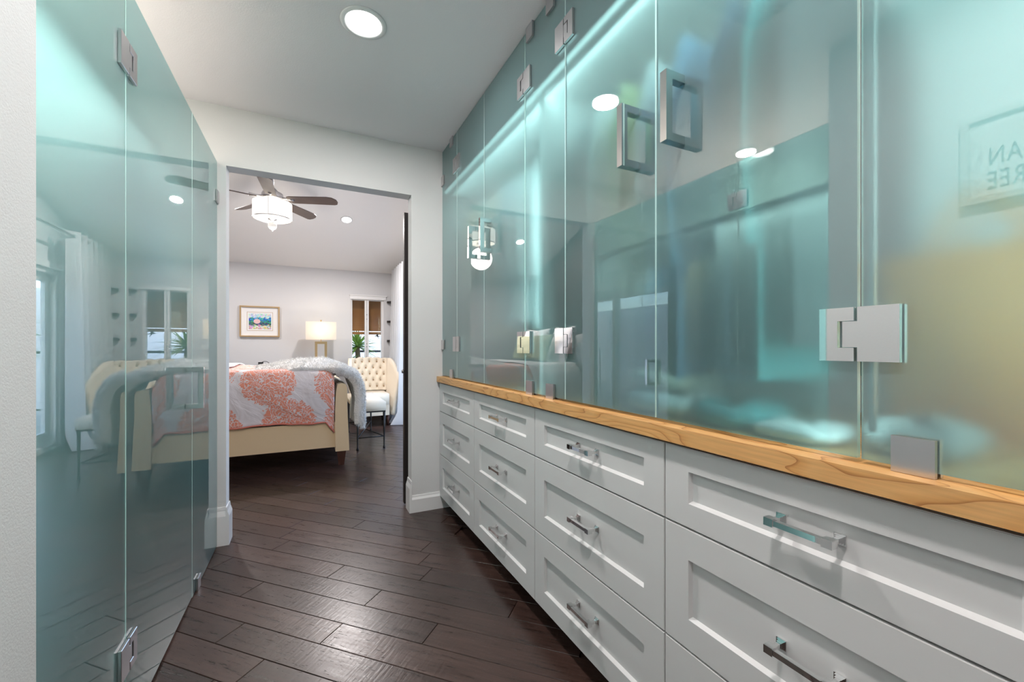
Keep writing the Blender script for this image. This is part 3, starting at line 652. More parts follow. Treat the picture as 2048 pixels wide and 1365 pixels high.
# folded piles on the worktop inside the closet
def folded(x, y, z, sx, sy, h, col, label):
    bm = NB(); n = 2
    root = thing('folded_cloth', (x, y, z), label, 'cloth', 'folded clothes on the closet deck')
    def f(u, v):
        a = 2*PI*u; ca, sa = math.cos(a), math.sin(a)
        rx = abs(ca)**0.5*math.copysign(1, ca); ry = abs(sa)**0.5*math.copysign(1, sa)
        b = PI*(v - 0.5); cb = max(0.02, math.cos(b))**0.35; wv = 1 + 0.04*math.sin(5*a + x*30)
        return (x + rx*sx/2*cb*wv, y + ry*sy/2*cb*wv, z + h*0.5*(1 + math.sin(b)) * (1 + 0.12*math.sin(3*a + y*20)*v))
    sheet(bm, f, 32, 10); bmesh.ops.remove_doubles(bm, verts=bm.verts, dist=0.0005)
    obj('fold', bm, CL[col], root, smooth=True)
for a in ((1.0, 0.92, 0.901, 0.22, 0.26, 0.07, 'white', 'white folded cloth at the foot of the large glass doors'), (1.0, 0.93, 0.972, 0.20, 0.24, 0.06, 'cream', 'cream folded cloth lying on the white one'), (0.99, 0.70, 0.901, 0.20, 0.18, 0.06, 'teal', 'teal folded cloth under the long garments'), (0.955, 0.53, 0.901, 0.14, 0.16, 0.035, 'white', 'thin pale folded cloth near the square hinge'), (1.02, 0.36, 0.901, 0.2, 0.14, 0.06, 'grey', 'grey folded cloth beside the tan bag')):
    folded(*a)
# tan tote bag in the near bay
bt = thing('tote_bag', (1.30, 0.37, 0.901), 'tan leather tote bag behind the rightmost frosted pane', 'bag')
bm = NB(); prism(bm, [(0.24, 0.901), (0.48, 0.901), (0.50, 1.30), (0.22, 1.30)], 'x', 1.20, 1.42); obj('bag_body', bm, M['tan'], bt, bevel=0.03, seg=3, smooth=True)
for xx in (1.25, 1.37):
    bm = NB(); tube(bm, [(xx, 0.28 + 0.16*i/10, 1.29 + 0.13*math.sin(PI*i/10)) for i in range(11)], 0.008, 8); obj('bag_strap', bm, M['tan'], bt)
# ================================================================== GLAZED CLOSET, LEFT
def lpanel(name, y0, y1, zb, zt, label, cat, rot, parts):
    root = thing(name, (XL, (y0+y1)/2, 0.0), label, cat, 'frosted glass panes on the left')
    bm = pane_mesh(y0+gp, y1-gp, zb, zt, XL, XL-0.010); rotz(bm, rot, XL, 1.53)
    obj('pane', bm, [M['frost'], M['frostback'], M['glassedge']], root, recalc=False)
    for nm, b, m in parts:
        rotz(b, rot, XL, 1.53); obj(nm, b, M[m], root, bevel=0.001, seg=1)
    return root
E1, E2 = math.radians(0.25), math.radians(-0.58)
LT = 2.118
lpanel('glass_panel', 1.078, 1.528, 0.006, LT, 'fixed frosted glass pane beside the white wall at left', 'glass panel', E1, [])
lpanel('glass_door', 1.528, 2.252, 0.012, LT, 'frosted glass door on the left with a square chrome pull', 'glass door', E2,
       [('hinge', hinge(1.528, 1.905, XL, -1, 1), 'nickel'), ('hinge', hinge(1.528, 0.235, XL, -1, 1), 'nickel'), ('handle', dhandle(2.150, 0.842, 1.015, XL, -1), 'chrome')])
b2 = NB(); clamp(b2, 2.315, 2.37, 0.0005, 0.058, XL, -1); b3 = NB(); clamp(b3, 2.742, 2.795, 1.89, 1.955, XL, -1)
lpanel('glass_panel', 2.252, 2.792, 0.006, LT, 'fixed frosted glass pane left of the bedroom doorway', 'glass panel', E2, [('clip', b2, 'nickel'), ('clip', b3, 'nickel')])
# fittings behind the left glass
shelf('closet_shelf', (-1.30, -0.56, 1.076, 2.795, 1.86, 1.885), 'long white closet shelf behind the left frosted glass')
tw = thing('shelf_tower', (-0.9, 1.27, 0), 'tall white cupboard tower behind the left frosted pane', 'cupboard')
bm = NB(); box(bm, -1.29, -0.64, 1.085, 1.80, 0.06, 1.855); obj('body', bm, M['closetwhite'], tw, bevel=0.002)
bm = NB(); box(bm, -1.29, -0.68, 1.085, 1.80, 0.001, 0.06); obj('plinth', bm, M['cabdark'], tw)
for z0, z1 in ((0.07, 0.95), (0.96, 1.85)):
    for ya, yb in ((1.09, 1.44), (1.445, 1.795)):
        bm = NB(); box(bm, -0.639, -0.621, ya, yb, z0, z1); d = obj('cupboard_door', bm, M['closetwhite'], tw, bevel=0.002)
bm = NB(); tube(bm, [(-0.87, 1.802, 1.78), (-0.87, 2.795, 1.78)], 0.013, 12); obj('hanging_rail', bm, M['chrome'], label='chrome hanging rail behind the left frosted glass', cat='rail')
add_fill_strip('added_light_strip', (-0.572, -0.560, 1.1, 2.75, 1.846, 1.859), 'added slim fill strip under the left closet shelf', (0.02, 1.62), 7, (0, math.radians(28), 0), (-0.576, 1.92, 1.842), (1.0, 0.98, 0.92))  # added fill for the left closet; no lamp known there
add_fill_upright(-0.53, 1.090, (-0.35, 0.94, 0), 'added upright fill strip beside the white cupboard tower', 1.3, 0.08, 1.80)  # added to brighten the lower part behind the left panes
def lgarment(y, col, L, lab):
    root = thing('hanging_coat', (-0.87, y, 1.76 - L), lab, 'coat', 'coats hanging in the left closet')
    bm = NB()
    def f(u, v):
        a = 2*PI*u; wdt = 0.20*(0.5 + 0.5*min(1, v*5)) + 0.02*v; th = 0.035 + 0.02*v
        return (-0.87 + math.cos(a)*wdt, y + math.sin(a)*th*(1 + 0.3*math.sin(3*a)), 1.74 - v*L - 0.05*abs(math.cos(a))*(1 - v))
    sheet(bm, f, 24, 12); bmesh.ops.remove_doubles(bm, verts=bm.verts, dist=0.0005); obj('body', bm, CL[col], root, smooth=True)
    bm = NB(); tube(bm, [(-0.87, y, 1.73), (-0.866, y, 1.775), (-0.856, y, 1.79), (-0.87, y, 1.797), (-0.884, y, 1.788)], 0.002, 6); tube(bm, [(-1.0, y, 1.70), (-0.87, y, 1.735), (-0.74, y, 1.70)], 0.005, 6); obj('hanger', bm, M['nickel'], root)
for y, c, L, lab in ((1.92, 'grey', 1.2, 'long grey coat hanging behind the left glass door'), (2.10, 'tan', 1.15, 'tan coat hanging behind the square chrome pull'), (2.28, 'navy', 1.1, 'navy coat hanging behind the left door seam'), (2.46, 'blue', 1.2, 'blue coat hanging left of the doorway'), (2.63, 'white', 1.2, 'white coat hanging nearest the end wall')): lgarment(y, c, L, lab)

# ================================================================== CEILING FIXTURES, SIGN
def downlight(c, nrm, label, power, r=0.092, color=(1.0, 0.935, 0.915)):
    nrm = Vector(nrm).normalized(); c = Vector(c)
    root = thing('downlight', c, label, 'ceiling light', 'recessed round downlights')
    bm = NB(); lathe(bm, [(r*0.76, 0.002), (r*0.80, 0.006), (r*0.97, 0.005), (r, 0.0005), (r*0.76, 0.0005)], c, 48, axis=nrm, caps=False); obj('trim_ring', bm, M['trim'], root, smooth=True)
    bm = NB(); lathe(bm, [(r*0.755, 0.0006), (r*0.70, 0.0022), (r*0.3, 0.003), (0.0, 0.003)], c, 48, axis=nrm, caps=False); obj('lens', bm, M['lens'], root, smooth=True)
    q = (-nrm).to_track_quat('Z', 'Y')
    l = put_light('lamp', 'AREA', c + nrm*0.012, power, color, root, size=r*1.5); l.rotation_euler = q.to_euler()
    return root
downlight((0.214, 1.832, H), (0, 0, -1), 'round lit downlight in the closet ceiling', P_DOWN)
downlight((-1.03, 1.88, H), (0, 0, -1), 'round lit downlight above the left glass closet', P_LED_L, r=0.08, color=(1.0, 0.93, 0.78))
downlight((0.214, 0.35, H), (0, 0, -1), 'added round fill downlight, unseen above the camera', P_DOWN)  # added out of view to even out the corridor light
gl = thing('fill_globe', (0.25, -1.15, 1.95), 'added opal fill globe, unseen behind the camera', 'pendant lamp')  # added fill lamp out of view, lifts the corridor ceiling and walls
bm = NB(); bmesh.ops.create_uvsphere(bm, u_segments=24, v_segments=16, radius=0.11); bmesh.ops.translate(bm, verts=bm.verts, vec=(0.25, -1.15, 1.95)); obj('globe', bm, M['shadeglow'], gl, smooth=True)
bm = NB(); tube(bm, [(0.25, -1.15, 2.05), (0.25, -1.15, H-0.001)], 0.006, 8); lathe(bm, [(0.05, -0.02), (0.05, 0.0)], (0.25, -1.15, H-0.001), 20); obj('stem', bm, M['nickel'], gl)
put_light('lamp', 'POINT', (0.25, -1.15, 1.95), P_FILL_GLOBE, (1.0, 0.905, 0.885), gl, size=0.115)
nb = Vector((0, -sl, -1)).normalized()
downlight((0.469, 5.79, ZS + sl*(BY1-5.79)), (0, -sl, -1), 'round lit downlight in the sloped bedroom ceiling', P_DOWN_BED, r=0.075)
downlight((-1.3, 5.79, ZS + sl*(BY1-5.79)), (0, -sl, -1), 'round lit downlight above the head of the bed', P_DOWN_BED, r=0.075)
# ceiling vent
vt = thing('ceiling_vent', (0.17, 1.02, H), 'white slatted air vent in the closet ceiling', 'vent')
bm = NB(); x0, x1, y0, y1 = -0.03, 0.37, 0.88, 1.16
for b in ((x0, x1, y0, y0+0.02), (x0, x1, y1-0.02, y1), (x0, x0+0.02, y0+0.02, y1-0.02), (x1-0.02, x1, y0+0.02, y1-0.02)): box(bm, *b, H-0.010, H-0.0005)
obj('vent_frame', bm, M['trim'], vt)
for i in range(9):
    y = y0 + 0.03 + i*0.027; bm = NB(); prism(bm, [(y, H-0.010), (y+0.003, H-0.010), (y+0.015, H-0.001), (y+0.012, H-0.001)], 'x', x0+0.02, x1-0.02); obj('slat', bm, M['trim'], vt)
# framed sign on the left wall
sg_ = thing('framed_sign', (XL+0.01, 0.46, 1.60), 'pale framed lettered sign on the white left wall', 'sign')
xw = XL + 0.0085; y0, y1, z0, z1 = 0.20, 0.642, 1.598, 1.905
bm = NB(); box(bm, xw, xw+0.012, y0+0.01, y1-0.01, z0+0.01, z1-0.01); obj('board', bm, M['signboard'], sg_)
bm = NB(); 
frame_x(bm, y0, y1, z0, z1, 0.022, 0.022, 0.022, 0.022, xw+0.0005, xw+0.026)
obj('sign_frame', bm, M['signframe'], sg_, bevel=0.003)
def text(body, y_end, z, size, parent):
    cu = bpy.data.curves.new('lettering', 'FONT'); cu.body = body; cu.size = size; cu.align_x = 'RIGHT'; cu.extrude = 0.0006; cu.space_character = 1.1
    cu.materials.append(M['ink']); t_ = bpy.data.objects.new('t', cu); COL.objects.link(t_); bpy.context.view_layer.update()
    me = bpy.data.meshes.new_from_object(t_.evaluated_get(bpy.context.evaluated_depsgraph_get())); bpy.data.objects.remove(t_); o = bpy.data.objects.new('lettering', me); COL.objects.link(o); o.parent = parent
    o.location = Vector((xw+0.0128, y_end, z)) - wloc(parent); o.rotation_euler = (PI/2, 0, PI/2); o.scale = (0.60, 1, 1)
text('EAN', 0.578, 1.722, 0.088, sg_); text('REE', 0.580, 1.640, 0.088, sg_)

# ================================================================== BEDROOM FURNITURE
# ---- bed
BYN, BYF, XF0, XF1, XH = 4.20, 5.86, 0.245, 0.352, -1.66
bed = thing('bed', (-0.8, 5.03, 0), 'cream upholstered bed with scrolled footboard', 'bed')
bm = NB()
prof = [(XF0, 0.135), (XF1+0.012, 0.135), (XF1+0.006, 0.30), (XF1-0.006, 0.55), (XF1-0.006, 0.72), (XF1-0.016, 0.752), (XF0+0.05, 0.765), (XF0+0.016, 0.752), (XF0+0.004, 0.68), (XF0-0.004, 0.52)]
prism(bm, prof, 'y', BYN, BYF); obj('footboard', bm, M['cream'], bed, bevel=0.012, seg=3, smooth=False)
bm = NB(); box(bm, XH+0.05, XF0+0.01, BYN+0.02, BYN+0.075, 0.174, 0.405); obj('side_rail', bm, M['cream'], bed, bevel=0.012, seg=3)
bm = NB(); box(bm, XH+0.05, XF0+0.01, BYF-0.075, BYF-0.02, 0.174, 0.405); obj('side_rail', bm, M['cream'], bed, bevel=0.012, seg=3)
bm = NB(); box(bm, XH-0.05, XH+0.06, BYN, BYF, 0.13, 1.20); obj('headboard', bm, M['cream'], bed, bevel=0.02, seg=3)
bm = NB(); box(bm, XH+0.062, XF0-0.008, BYN+0.08, BYF-0.08, 0.30, 0.76); obj('mattress', bm, M['whitefab'], bed, bevel=0.04, seg=3)
for x, y in ((XF0+0.052, BYN+0.05), (XF0+0.052, BYF-0.05), (XH, BYN+0.05), (XH, BYF-0.05)):
    bm = NB()
    for a, wa, wb in ((0, 0.024, 0.040),):
        vs = []
        for z, hw in ((0.0, 0.024), (0.136, 0.040)): vs.append([bm.verts.new((x+sx*hw, y+sy*hw, z)) for sx, sy in ((-1,-1),(1,-1),(1,1),(-1,1))])
        bm.faces.new(vs[0][::-1]); bm.faces.new(vs[1])
        for i in range(4): bm.faces.new((vs[0][i], vs[0][(i+1)%4], vs[1][(i+1)%4], vs[1][i]))
    obj('leg', bm, M['redwood'], bed, bevel=0.004)
# ---- duvet
from mathutils import noise
DX0, DX1 = -1.20, 0.235
def duvet_fn(off, x0=None, x1=None):
    x0 = DX0 if x0 is None else x0; x1 = DX1 if x1 is None else x1
    def path(t, x):
        # t 0..1 near hem -> over the top -> far hem
        drop = 0.46 + 0.012*math.sin(9*x + 1)
        if x > 0.16: drop += 0.11*(x - 0.16)/0.075        # the near foot corner hangs lower
        L1, L2 = drop, 1.52
        s = t*(L1 + L2 + L1)
        top = 0.875 + 0.015*noise.noise((x*2.2, t*5, 0.3))
        if s < L1:
            d = L1 - s; k = max(0, 1 - d/0.16)
            y = BYN + 0.005 - 0.018*math.sin(min(1, d/0.4)*PI) + 0.075*k*k; z = top - d + 0.0*k - 0.03*(1-k)*0 - 0.055*k*k*0
            y += 0.010*noise.noise((x*5, z*4, 1.7)); return y, z - 0.0
        if s < L1 + L2:
            q = (s - L1)/L2; y = BYN + 0.08 + q*(BYF - BYN - 0.16); crown = math.sin(PI*q)**0.35
            return y, top + 0.025*crown - 0.0
        d = s - L1 - L2; k = max(0, 1 - d/0.16)
        return BYF - 0.005 - 0.075*k*k + 0.018*math.sin(min(1, d/0.4)*PI), top - d
    def f(u, v):
        x = x0 + u*(x1 - x0)
        y, z = path(v, x)
        if off: y, z = (y - off if z < 0.80 and v < 0.5 else y), z + off
        wr = 0.012*noise.noise((x*3.5 + z*2, z*7, y*3)) + 0.006*noise.noise((x*11, z*13, y*9))
        e = min(1.0, (DX1 - x)/0.10)
        z2 = z - (1-e)**2*0.05 if z > 0.8 else z
        return (x, y + wr*(1 if z < 0.85 else 0.2), z2 + wr*0.8)
    return f
bm = NB(); fn = duvet_fn(0)
sheet(bm, fn, 70, 90, uvfn=lambda u, v: (DX0 + u*(DX1-DX0), v*2.44))
dv = obj('duvet', bm, M['duvet'], label='white duvet with coral flower medallions on the bed', cat='duvet')
so = dv.modifiers.new('thick', 'SOLIDIFY'); so.thickness = 0.02; so.offset = -1
bm = NB()
def hem(i, n):
    u = i/n; p = fn(u, 0.0); return (p[0], p[1]-0.004, p[2]+0.004)
tube(bm, [hem(i, 40) for i in range(41)], 0.007, 6); obj('coral_piping', bm, pmat('coral_piping', (0.66, 0.20, 0.14), 0.8), dv)
bm = NB(); sheet(bm, duvet_fn(0.022, -1.30, -0.64), 40, 80)
o = obj('coverlet', bm, M['fur'], label='white fleecy coverlet folded across the bed near the pillows', cat='blanket'); o.modifiers.new('thick', 'SOLIDIFY').thickness = 0.012
bm = NB(); sheet(bm, lambda u, v: (XH+0.09 + u*0.52, BYN+0.085 + v*(BYF-BYN-0.17), 0.79 + 0.02*math.sin(PI*v)), 10, 30)
o = obj('bed_sheet', bm, M['pillow'], label='pale bed sheet at the head of the bed', cat='sheet'); o.modifiers.new('thick', 'SOLIDIFY').thickness = 0.02
# ---- fur throw over the foot of the bed
TH = thing('fur_throw', (0.2, 4.6, 0.9), 'white faux fur throw draped over the footboard', 'throw')
def throw_center(t, y):
    # t 0..1 from the bed towards the floor, in (x, z)
    P = [(-0.42, 0.905), (-0.25, 0.935), (-0.05, 0.955), (0.15, 0.955), (0.30, 0.935), (0.42, 0.87), (0.475, 0.75), (0.495, 0.61), (0.50, 0.47), (0.495, 0.37)]
    k = t*(len(P)-1); i = min(int(k), len(P)-2); f = k - i
    a, b = P[i], P[i+1]; return a[0] + (b[0]-a[0])*f, a[1] + (b[1]-a[1])*f
def throw_fn(u, v):
    yy1 = 5.45 - 0.80*min(1, max(0, (u - 0.38)/0.22))
    y = 4.225 + (0.10*(1-u) if u < 0.4 else 0.0) + v*(yy1 - 4.225)
    x, z = throw_center(u, y)
    n = noise.noise((x*5, y*5, z*5))
    wt = 1 - min(1, max(0, (u-0.34)/0.16))
    if u < 0.5: z += wt*(0.03*n + 0.025*math.sin(PI*min(1, v*1.6)) - 0.05*(1 - min(1, v*8)) - 0.015*(1-u/0.5)); x += (1-wt)*(0.03*n + 0.012*math.sin(v*9))
    else: x += 0.03*n + 0.012*math.sin(v*9)
    return (x, y, z)
bm = NB(); sheet(bm, throw_fn, 60, 40)
bmesh.ops.recalc_face_normals(bm, faces=bm.faces)
if sum(f.normal.z for f in bm.faces) < 0: bmesh.ops.reverse_faces(bm, faces=bm.faces)
tv = bm.copy()
cl_ = obj('cloth', bm, M['fur'], TH, recalc=False); s_ = cl_.modifiers.new('thick', 'SOLIDIFY'); s_.thickness = 0.085; s_.offset = -1
fb = NB(); rf = random.Random(5)
tv.faces.ensure_lookup_table()
for i in range(15000):
    f = tv.faces[rf.randrange(len(tv.faces))]; vs = f.verts
    a, b = rf.random(), rf.random(); p = vs[0].co*(1-a)*(1-b) + vs[1].co*a*(1-b) + vs[2].co*a*b + vs[3].co*(1-a)*b
    d = (f.normal + Vector((rf.uniform(-.8,.8), rf.uniform(-.8,.8), rf.uniform(-1.1,.3)))).normalized()*rf.uniform(0.018, 0.034)
    s = d.cross(Vector((rf.uniform(-1,1), rf.uniform(-1,1), rf.uniform(-1,1)))).normalized()*0.0022
    fb.faces.new((fb.verts.new(p - s), fb.verts.new(p + s), fb.verts.new(p + d)))
# fringe along the near edge and hem
for i in range(2600):
    if rf.random() < 0.7: p = Vector(throw_fn(rf.random(), 0.0)); base = Vector((0, -0.5, -0.6))
    else: p = Vector(throw_fn(1.0, rf.random())); base = Vector((0, 0, -1))
    d = (base + Vector((rf.uniform(-.7,.7), rf.uniform(-.5,.5), rf.uniform(-.5,.5)))).normalized()*rf.uniform(0.02, 0.04); p = p + Vector((rf.uniform(-.03,.01), rf.uniform(0,.02), rf.uniform(-.04,.0)))
    s = d.cross(Vector((rf.uniform(-1,1), rf.uniform(-1,1), rf.uniform(-1,1)))).normalized()*0.0022
    fb.faces.new((fb.verts.new(p - s), fb.verts.new(p + s), fb.verts.new(p + d)))
tv.free()
obj('fur', fb, M['fur'], TH, recalc=False, kind='stuff')
# ---- pillows
def pillow(c, sx, sy, sz, rot, m, label, name='pillow'):
    bm = NB(); Rm = Matrix.Rotation(rot[2], 3, 'Z') @ Matrix.Rotation(rot[1], 3, 'Y') @ Matrix.Rotation(rot[0], 3, 'X')
    for s in (1, -1):
        def f(u, v):
            a, b = u*2-1, v*2-1
            t = max(0, (1-a*a))**0.55 * max(0, (1-b*b))**0.55
            k = 1 - 0.10*(1-abs(a))*abs(b)**3 - 0.10*(1-abs(b))*abs(a)**3
            return Vector(c) + Rm @ Vector((s*(t*sx/2 + 0.006*noise.noise((a*3+c[1]*7, b*3, s))), a*sy/2*k, b*sz/2*k))
        sheet(bm, f, 24, 24)
    bmesh.ops.remove_doubles(bm, verts=bm.verts, dist=0.002)
    return obj(name, bm, m, smooth=True, label=label, cat='pillow', group='pillows at the head of the bed')
pillow((-1.50, 4.64, 1.06), 0.17, 0.70, 0.48, (0, -0.28, 0), M['pillow'], 'white sleeping pillow at the near side of the headboard')
pillow((-1.50, 5.42, 1.06), 0.17, 0.70, 0.48, (0, -0.28, 0), M['pillow'], 'white sleeping pillow at the far side of the headboard')
pillow((-1.33, 4.70, 1.125), 0.16, 0.58, 0.54, (0, -0.32, 0.1), M['pillow'], 'white square pillow leaning behind the sage cushion, near side')
pillow((-1.32, 5.38, 1.115), 0.16, 0.58, 0.54, (0, -0.32, -0.1), M['pillow'], 'white square pillow leaning behind the sage cushion, far side')
pillow((-1.13, 5.12, 1.100), 0.17, 1.10, 0.36, (0, -0.35, 0.05), M['sage'], 'sage green bolster cushion in front of the white pillows', 'cushion')

# ---- bench at the foot of the bed
bn = thing('bench', (0.58, 5.24, 0), 'ivory cushioned bench with thin dark iron legs', 'bench')
bx0, bx1, by0, by1 = 0.475, 0.785, 4.72, 5.80
bm = NB(); box(bm, bx0, bx1, by0, by1, 0.412, 0.505); obj('seat', bm, M['creamlight'], bn, bevel=0.022, seg=3, smooth=True)
bm = NB(); box(bm, bx0+0.005, bx1-0.005, by0+0.005, by1-0.005, 0.396, 0.411); obj('seat_frame', bm, M['iron'], bn)
LP = [(bx0+0.018, by0+0.018), (bx1-0.018, by0+0.018), (bx1-0.018, by1-0.018), (bx0+0.018, by1-0.018)]
for x, y in LP:
    bm = NB(); tube(bm, [(x, y, 0.0), (x, y, 0.015), (x, y, 0.03), (x, y, 0.20), (x, y, 0.396)], [0.012, 0.012, 0.007, 0.010, 0.014], 8); obj('leg', bm, M['iron'], bn)
for a, b in ((0, 2), (1, 3), (0, 1), (2, 3)):
    bm = NB(); tube(bm, [(*LP[a], 0.13), (*LP[b], 0.13)], 0.006, 8); obj('stretcher', bm, M['iron'], bn)

# ---- tufted armchair by the window
ac = thing('armchair', (0.86, 6.42, 0), 'cream button-tufted armchair beneath the window', 'armchair')
BT = []
for r_ in range(5):
    for k in range(-2, 3):
        a = k*0.42 + (0.21 if r_ % 2 else 0); 
        if abs(a) < 0.92: BT.append((a, 0.12 + r_*0.19))
def back_pt(a, v, dep=0.0):
    # a -1..1 across, v 0..1 up; shallow tub curve opening to the camera
    th = a*0.62; R = 0.37
    x = 0.865 + R*math.sin(th)*1.05 + 0.02*v*a; y = 6.66 - (1-math.cos(th))*R*0.85 + 0.10*(v-0.5) - dep
    z = 0.46 + v*(0.475 + 0.012*math.cos(a*2)) 
    return Vector((x, y, z))
def tuft(u, v):
    a = u*2-1; d = 0.030
    for (p, q) in BT:
        r2 = ((a-p)*0.46)**2 + ((v-q)*0.47)**2; d -= 0.028*math.exp(-r2/0.0011) + 0.012*math.exp(-r2/0.006)
    return back_pt(a, v, d)
bm = NB(); sheet(bm, tuft, 70, 50); bk = obj('backrest', bm, M['creamlight'], ac, smooth=True); s_ = bk.modifiers.new('thick', 'SOLIDIFY'); s_.thickness = 0.09; s_.offset = 1
for p, q in BT:
    c = back_pt(p, q, -0.002); bm = NB(); bmesh.ops.create_uvsphere(bm, u_segments=10, v_segments=6, radius=0.011); bmesh.ops.translate(bm, verts=bm.verts, vec=c); obj('button', bm, M['button'], bk, smooth=True)
for s in (-1, 1):
    bm = NB()
    e0 = back_pt(s*1.0, 1.0); 
    def f(u, v, s=s):
        z = 0.14 + v*(0.80 - 0.30*u*u); return (0.865 + s*(0.225 + 0.05*v + 0.02*u + 0.05*u*v), 6.62 - u*0.52, z)
    sheet(bm, f, 12, 12); o = obj('side_panel', bm, M['creamlight'], ac, smooth=True); s_ = o.modifiers.new('thick', 'SOLIDIFY'); s_.thickness = 0.05; s_.offset = 0
bm = NB(); box(bm, 0.675, 1.055, 6.06, 6.60, 0.15, 0.30); obj('seat_base', bm, M['creamlight'], ac, bevel=0.02, seg=2)
bm = NB(); box(bm, 0.68, 1.05, 6.05, 6.58, 0.30, 0.45); obj('seat_cushion', bm, M['creamlight'], ac, bevel=0.035, seg=3, smooth=True)
for x, y in ((0.69, 6.10), (1.04, 6.10), (0.69, 6.56), (1.04, 6.56)):
    bm = NB(); tube(bm, [(x, y, 0), (x, y, 0.151)], [0.014, 0.024], 10); obj('leg', bm, M['redwood'], ac)

# ---- dresser behind the bed, lamp, cables
dr = thing('dresser', (-0.2, 6.72, 0), 'low dark dresser against the far wall behind the bed', 'dresser')
bm = NB(); box(bm, -0.95, 0.42, 6.48, 6.975, 0.08, 0.76); obj('body', bm, M['redwood'], dr, bevel=0.004)
bm = NB(); box(bm, -0.97, 0.44, 6.46, 6.98, 0.76, 0.79); obj('top', bm, M['redwood'], dr, bevel=0.004)
for i in range(3):
    xa = -0.94 + i*0.452
    for z in (0.10, 0.43):
        bm = NB(); box(bm, xa, xa+0.442, 6.468, 6.48, z, z+0.31); d = obj('drawer', bm, M['redwood'], dr, bevel=0.003)
        bm = NB(); tube(bm, [(xa+0.2375, 6.468, z+0.155), (xa+0.2375, 6.445, z+0.155)], [0.006, 0.012], 10); obj('knob', bm, M['brass'], d)
for x in (-0.9, 0.37):
    for y in (6.53, 6.92):
        bm = NB(); tube(bm, [(x, y, 0), (x, y, 0.081)], [0.016, 0.024], 8); obj('leg', bm, M['redwood'], dr)
lx, ly = 0.195, 6.70
tl = thing('table_lamp', (lx, ly, 0.79), 'lit table lamp with rectangular shade and open brass base', 'lamp')
bm = NB()
box(bm, lx-0.10, lx+0.10, ly-0.05, ly+0.05, 0.791, 0.81); obj('foot', bm, M['brass'], tl, bevel=0.002)
bm = NB(); 
for a, b, c, d in ((-0.08, -0.048, 0.81, 1.185), (0.048, 0.08, 0.81, 1.185), (-0.048, 0.048, 1.150, 1.185)): box(bm, lx+a, lx+b, ly-0.035, ly+0.035, c, d)
obj('base', bm, M['brass'], tl, bevel=0.002)
bm = NB(); tube(bm, [(lx, ly, 1.185), (lx, ly, 1.49)], 0.005, 8); lathe(bm, [(0.0, 1.487), (0.012, 1.487), (0.012, 1.496), (0, 1.502)], (lx, ly, 0), 12); obj('stem', bm, M['brass'], tl)
bm = NB(); hw, hd, z0, z1 = 0.20, 0.10, 1.212, 1.468
pts = [(lx-hw, ly-hd), (lx+hw, ly-hd), (lx+hw, ly+hd), (lx-hw, ly+hd)]
for i in range(4):
    a, b = pts[i], pts[(i+1) % 4]; bm.faces.new([bm.verts.new((*a, z0)), bm.verts.new((*b, z0)), bm.verts.new((*b, z1)), bm.verts.new((*a, z1))])
bmesh.ops.remove_doubles(bm, verts=bm.verts, dist=0.0001)
def shade_mat():
    m, n, l, p = mat('lamp_shade_linen'); n.remove(p)
    d = n.new('ShaderNodeBsdfDiffuse'); d.inputs[0].default_value = (0.85, 0.83, 0.8, 1); t = n.new('ShaderNodeBsdfTranslucent'); t.inputs[0].default_value = (0.85, 0.80, 0.72, 1)
    mx = n.new('ShaderNodeMixShader'); mx.inputs[0].default_value = 0.55; l.new(d.outputs[0], mx.inputs[1]); l.new(t.outputs[0], mx.inputs[2]); l.new(mx.outputs[0], n['Material Output'].inputs[0]); return m
M['linen'] = shade_mat()
sh = obj('shade', bm, M['linen'], tl); s_ = sh.modifiers.new('thick', 'SOLIDIFY'); s_.thickness = 0.003
put_light('bulb', 'POINT', (lx, ly, 1.36), P_TABLE, (1.0, 0.86, 0.66), tl, size=0.035)
# dark clock radio with a looping cable
cr = thing('clock_radio', (-0.52, 6.62, 0.79), 'small dark clock radio with a looping cable behind the bed', 'radio')
bm = NB(); box(bm, -0.60, -0.47, 6.58, 6.68, 0.791, 0.86); box(bm, -0.58, -0.52, 6.60, 6.64, 0.86, 0.90); obj('housing', bm, M['black'], cr, bevel=0.006)
bm = NB(); tube(bm, [(-0.62 + 0.36*i/16, 6.60, 0.80 + 0.11*abs(math.sin(PI*i/16*1.5))) for i in range(17)], 0.004, 6); obj('cable', bm, M['black'], cr)

# ---- picture
pc = thing('framed_picture', (-0.59, 6.98, 1.25), 'gold framed seaside print hanging on the far wall', 'picture')
px0, px1, pz0, pz1 = -0.838, -0.345, 1.252, 1.690; yw = BY1 - 0.001
bm = NB(); box(bm, px0+0.01, px1-0.01, yw-0.012, yw, pz0+0.01, pz1-0.01); obj('mat_board', bm, M['matboard'], pc)
bm = NB(); t = 0.017
frame_y(bm, px0, px1, pz0, pz1, t, t, t, t, yw-0.03, yw-0.0005)
obj('frame', bm, M['gold'], pc, bevel=0.003)
bm = NB(); ix0, ix1, iz0, iz1 = px0+0.088, px1-0.085, pz0+0.088, pz1-0.085
frame_y(bm, ix0, ix1, iz0, iz1, 0.004, 0.004, 0.004, 0.004, yw-0.0135, yw-0.012)
obj('fillet', bm, M['gold'], pc)
bm = NB(); e = 0.022; uvl = bm.loops.layers.uv.verify()
f = bm.faces.new([bm.verts.new(p) for p in ((ix0+e, yw-0.0128, iz0+e), (ix1-e, yw-0.0128, iz0+e), (ix1-e, yw-0.0128, iz1-e), (ix0+e, yw-0.0128, iz1-e))])
for l, uv in zip(f.loops, ((0,0),(1,0),(1,1),(0,1))): l[uvl].uv = uv
obj('print', bm, M['print'], pc, recalc=False)

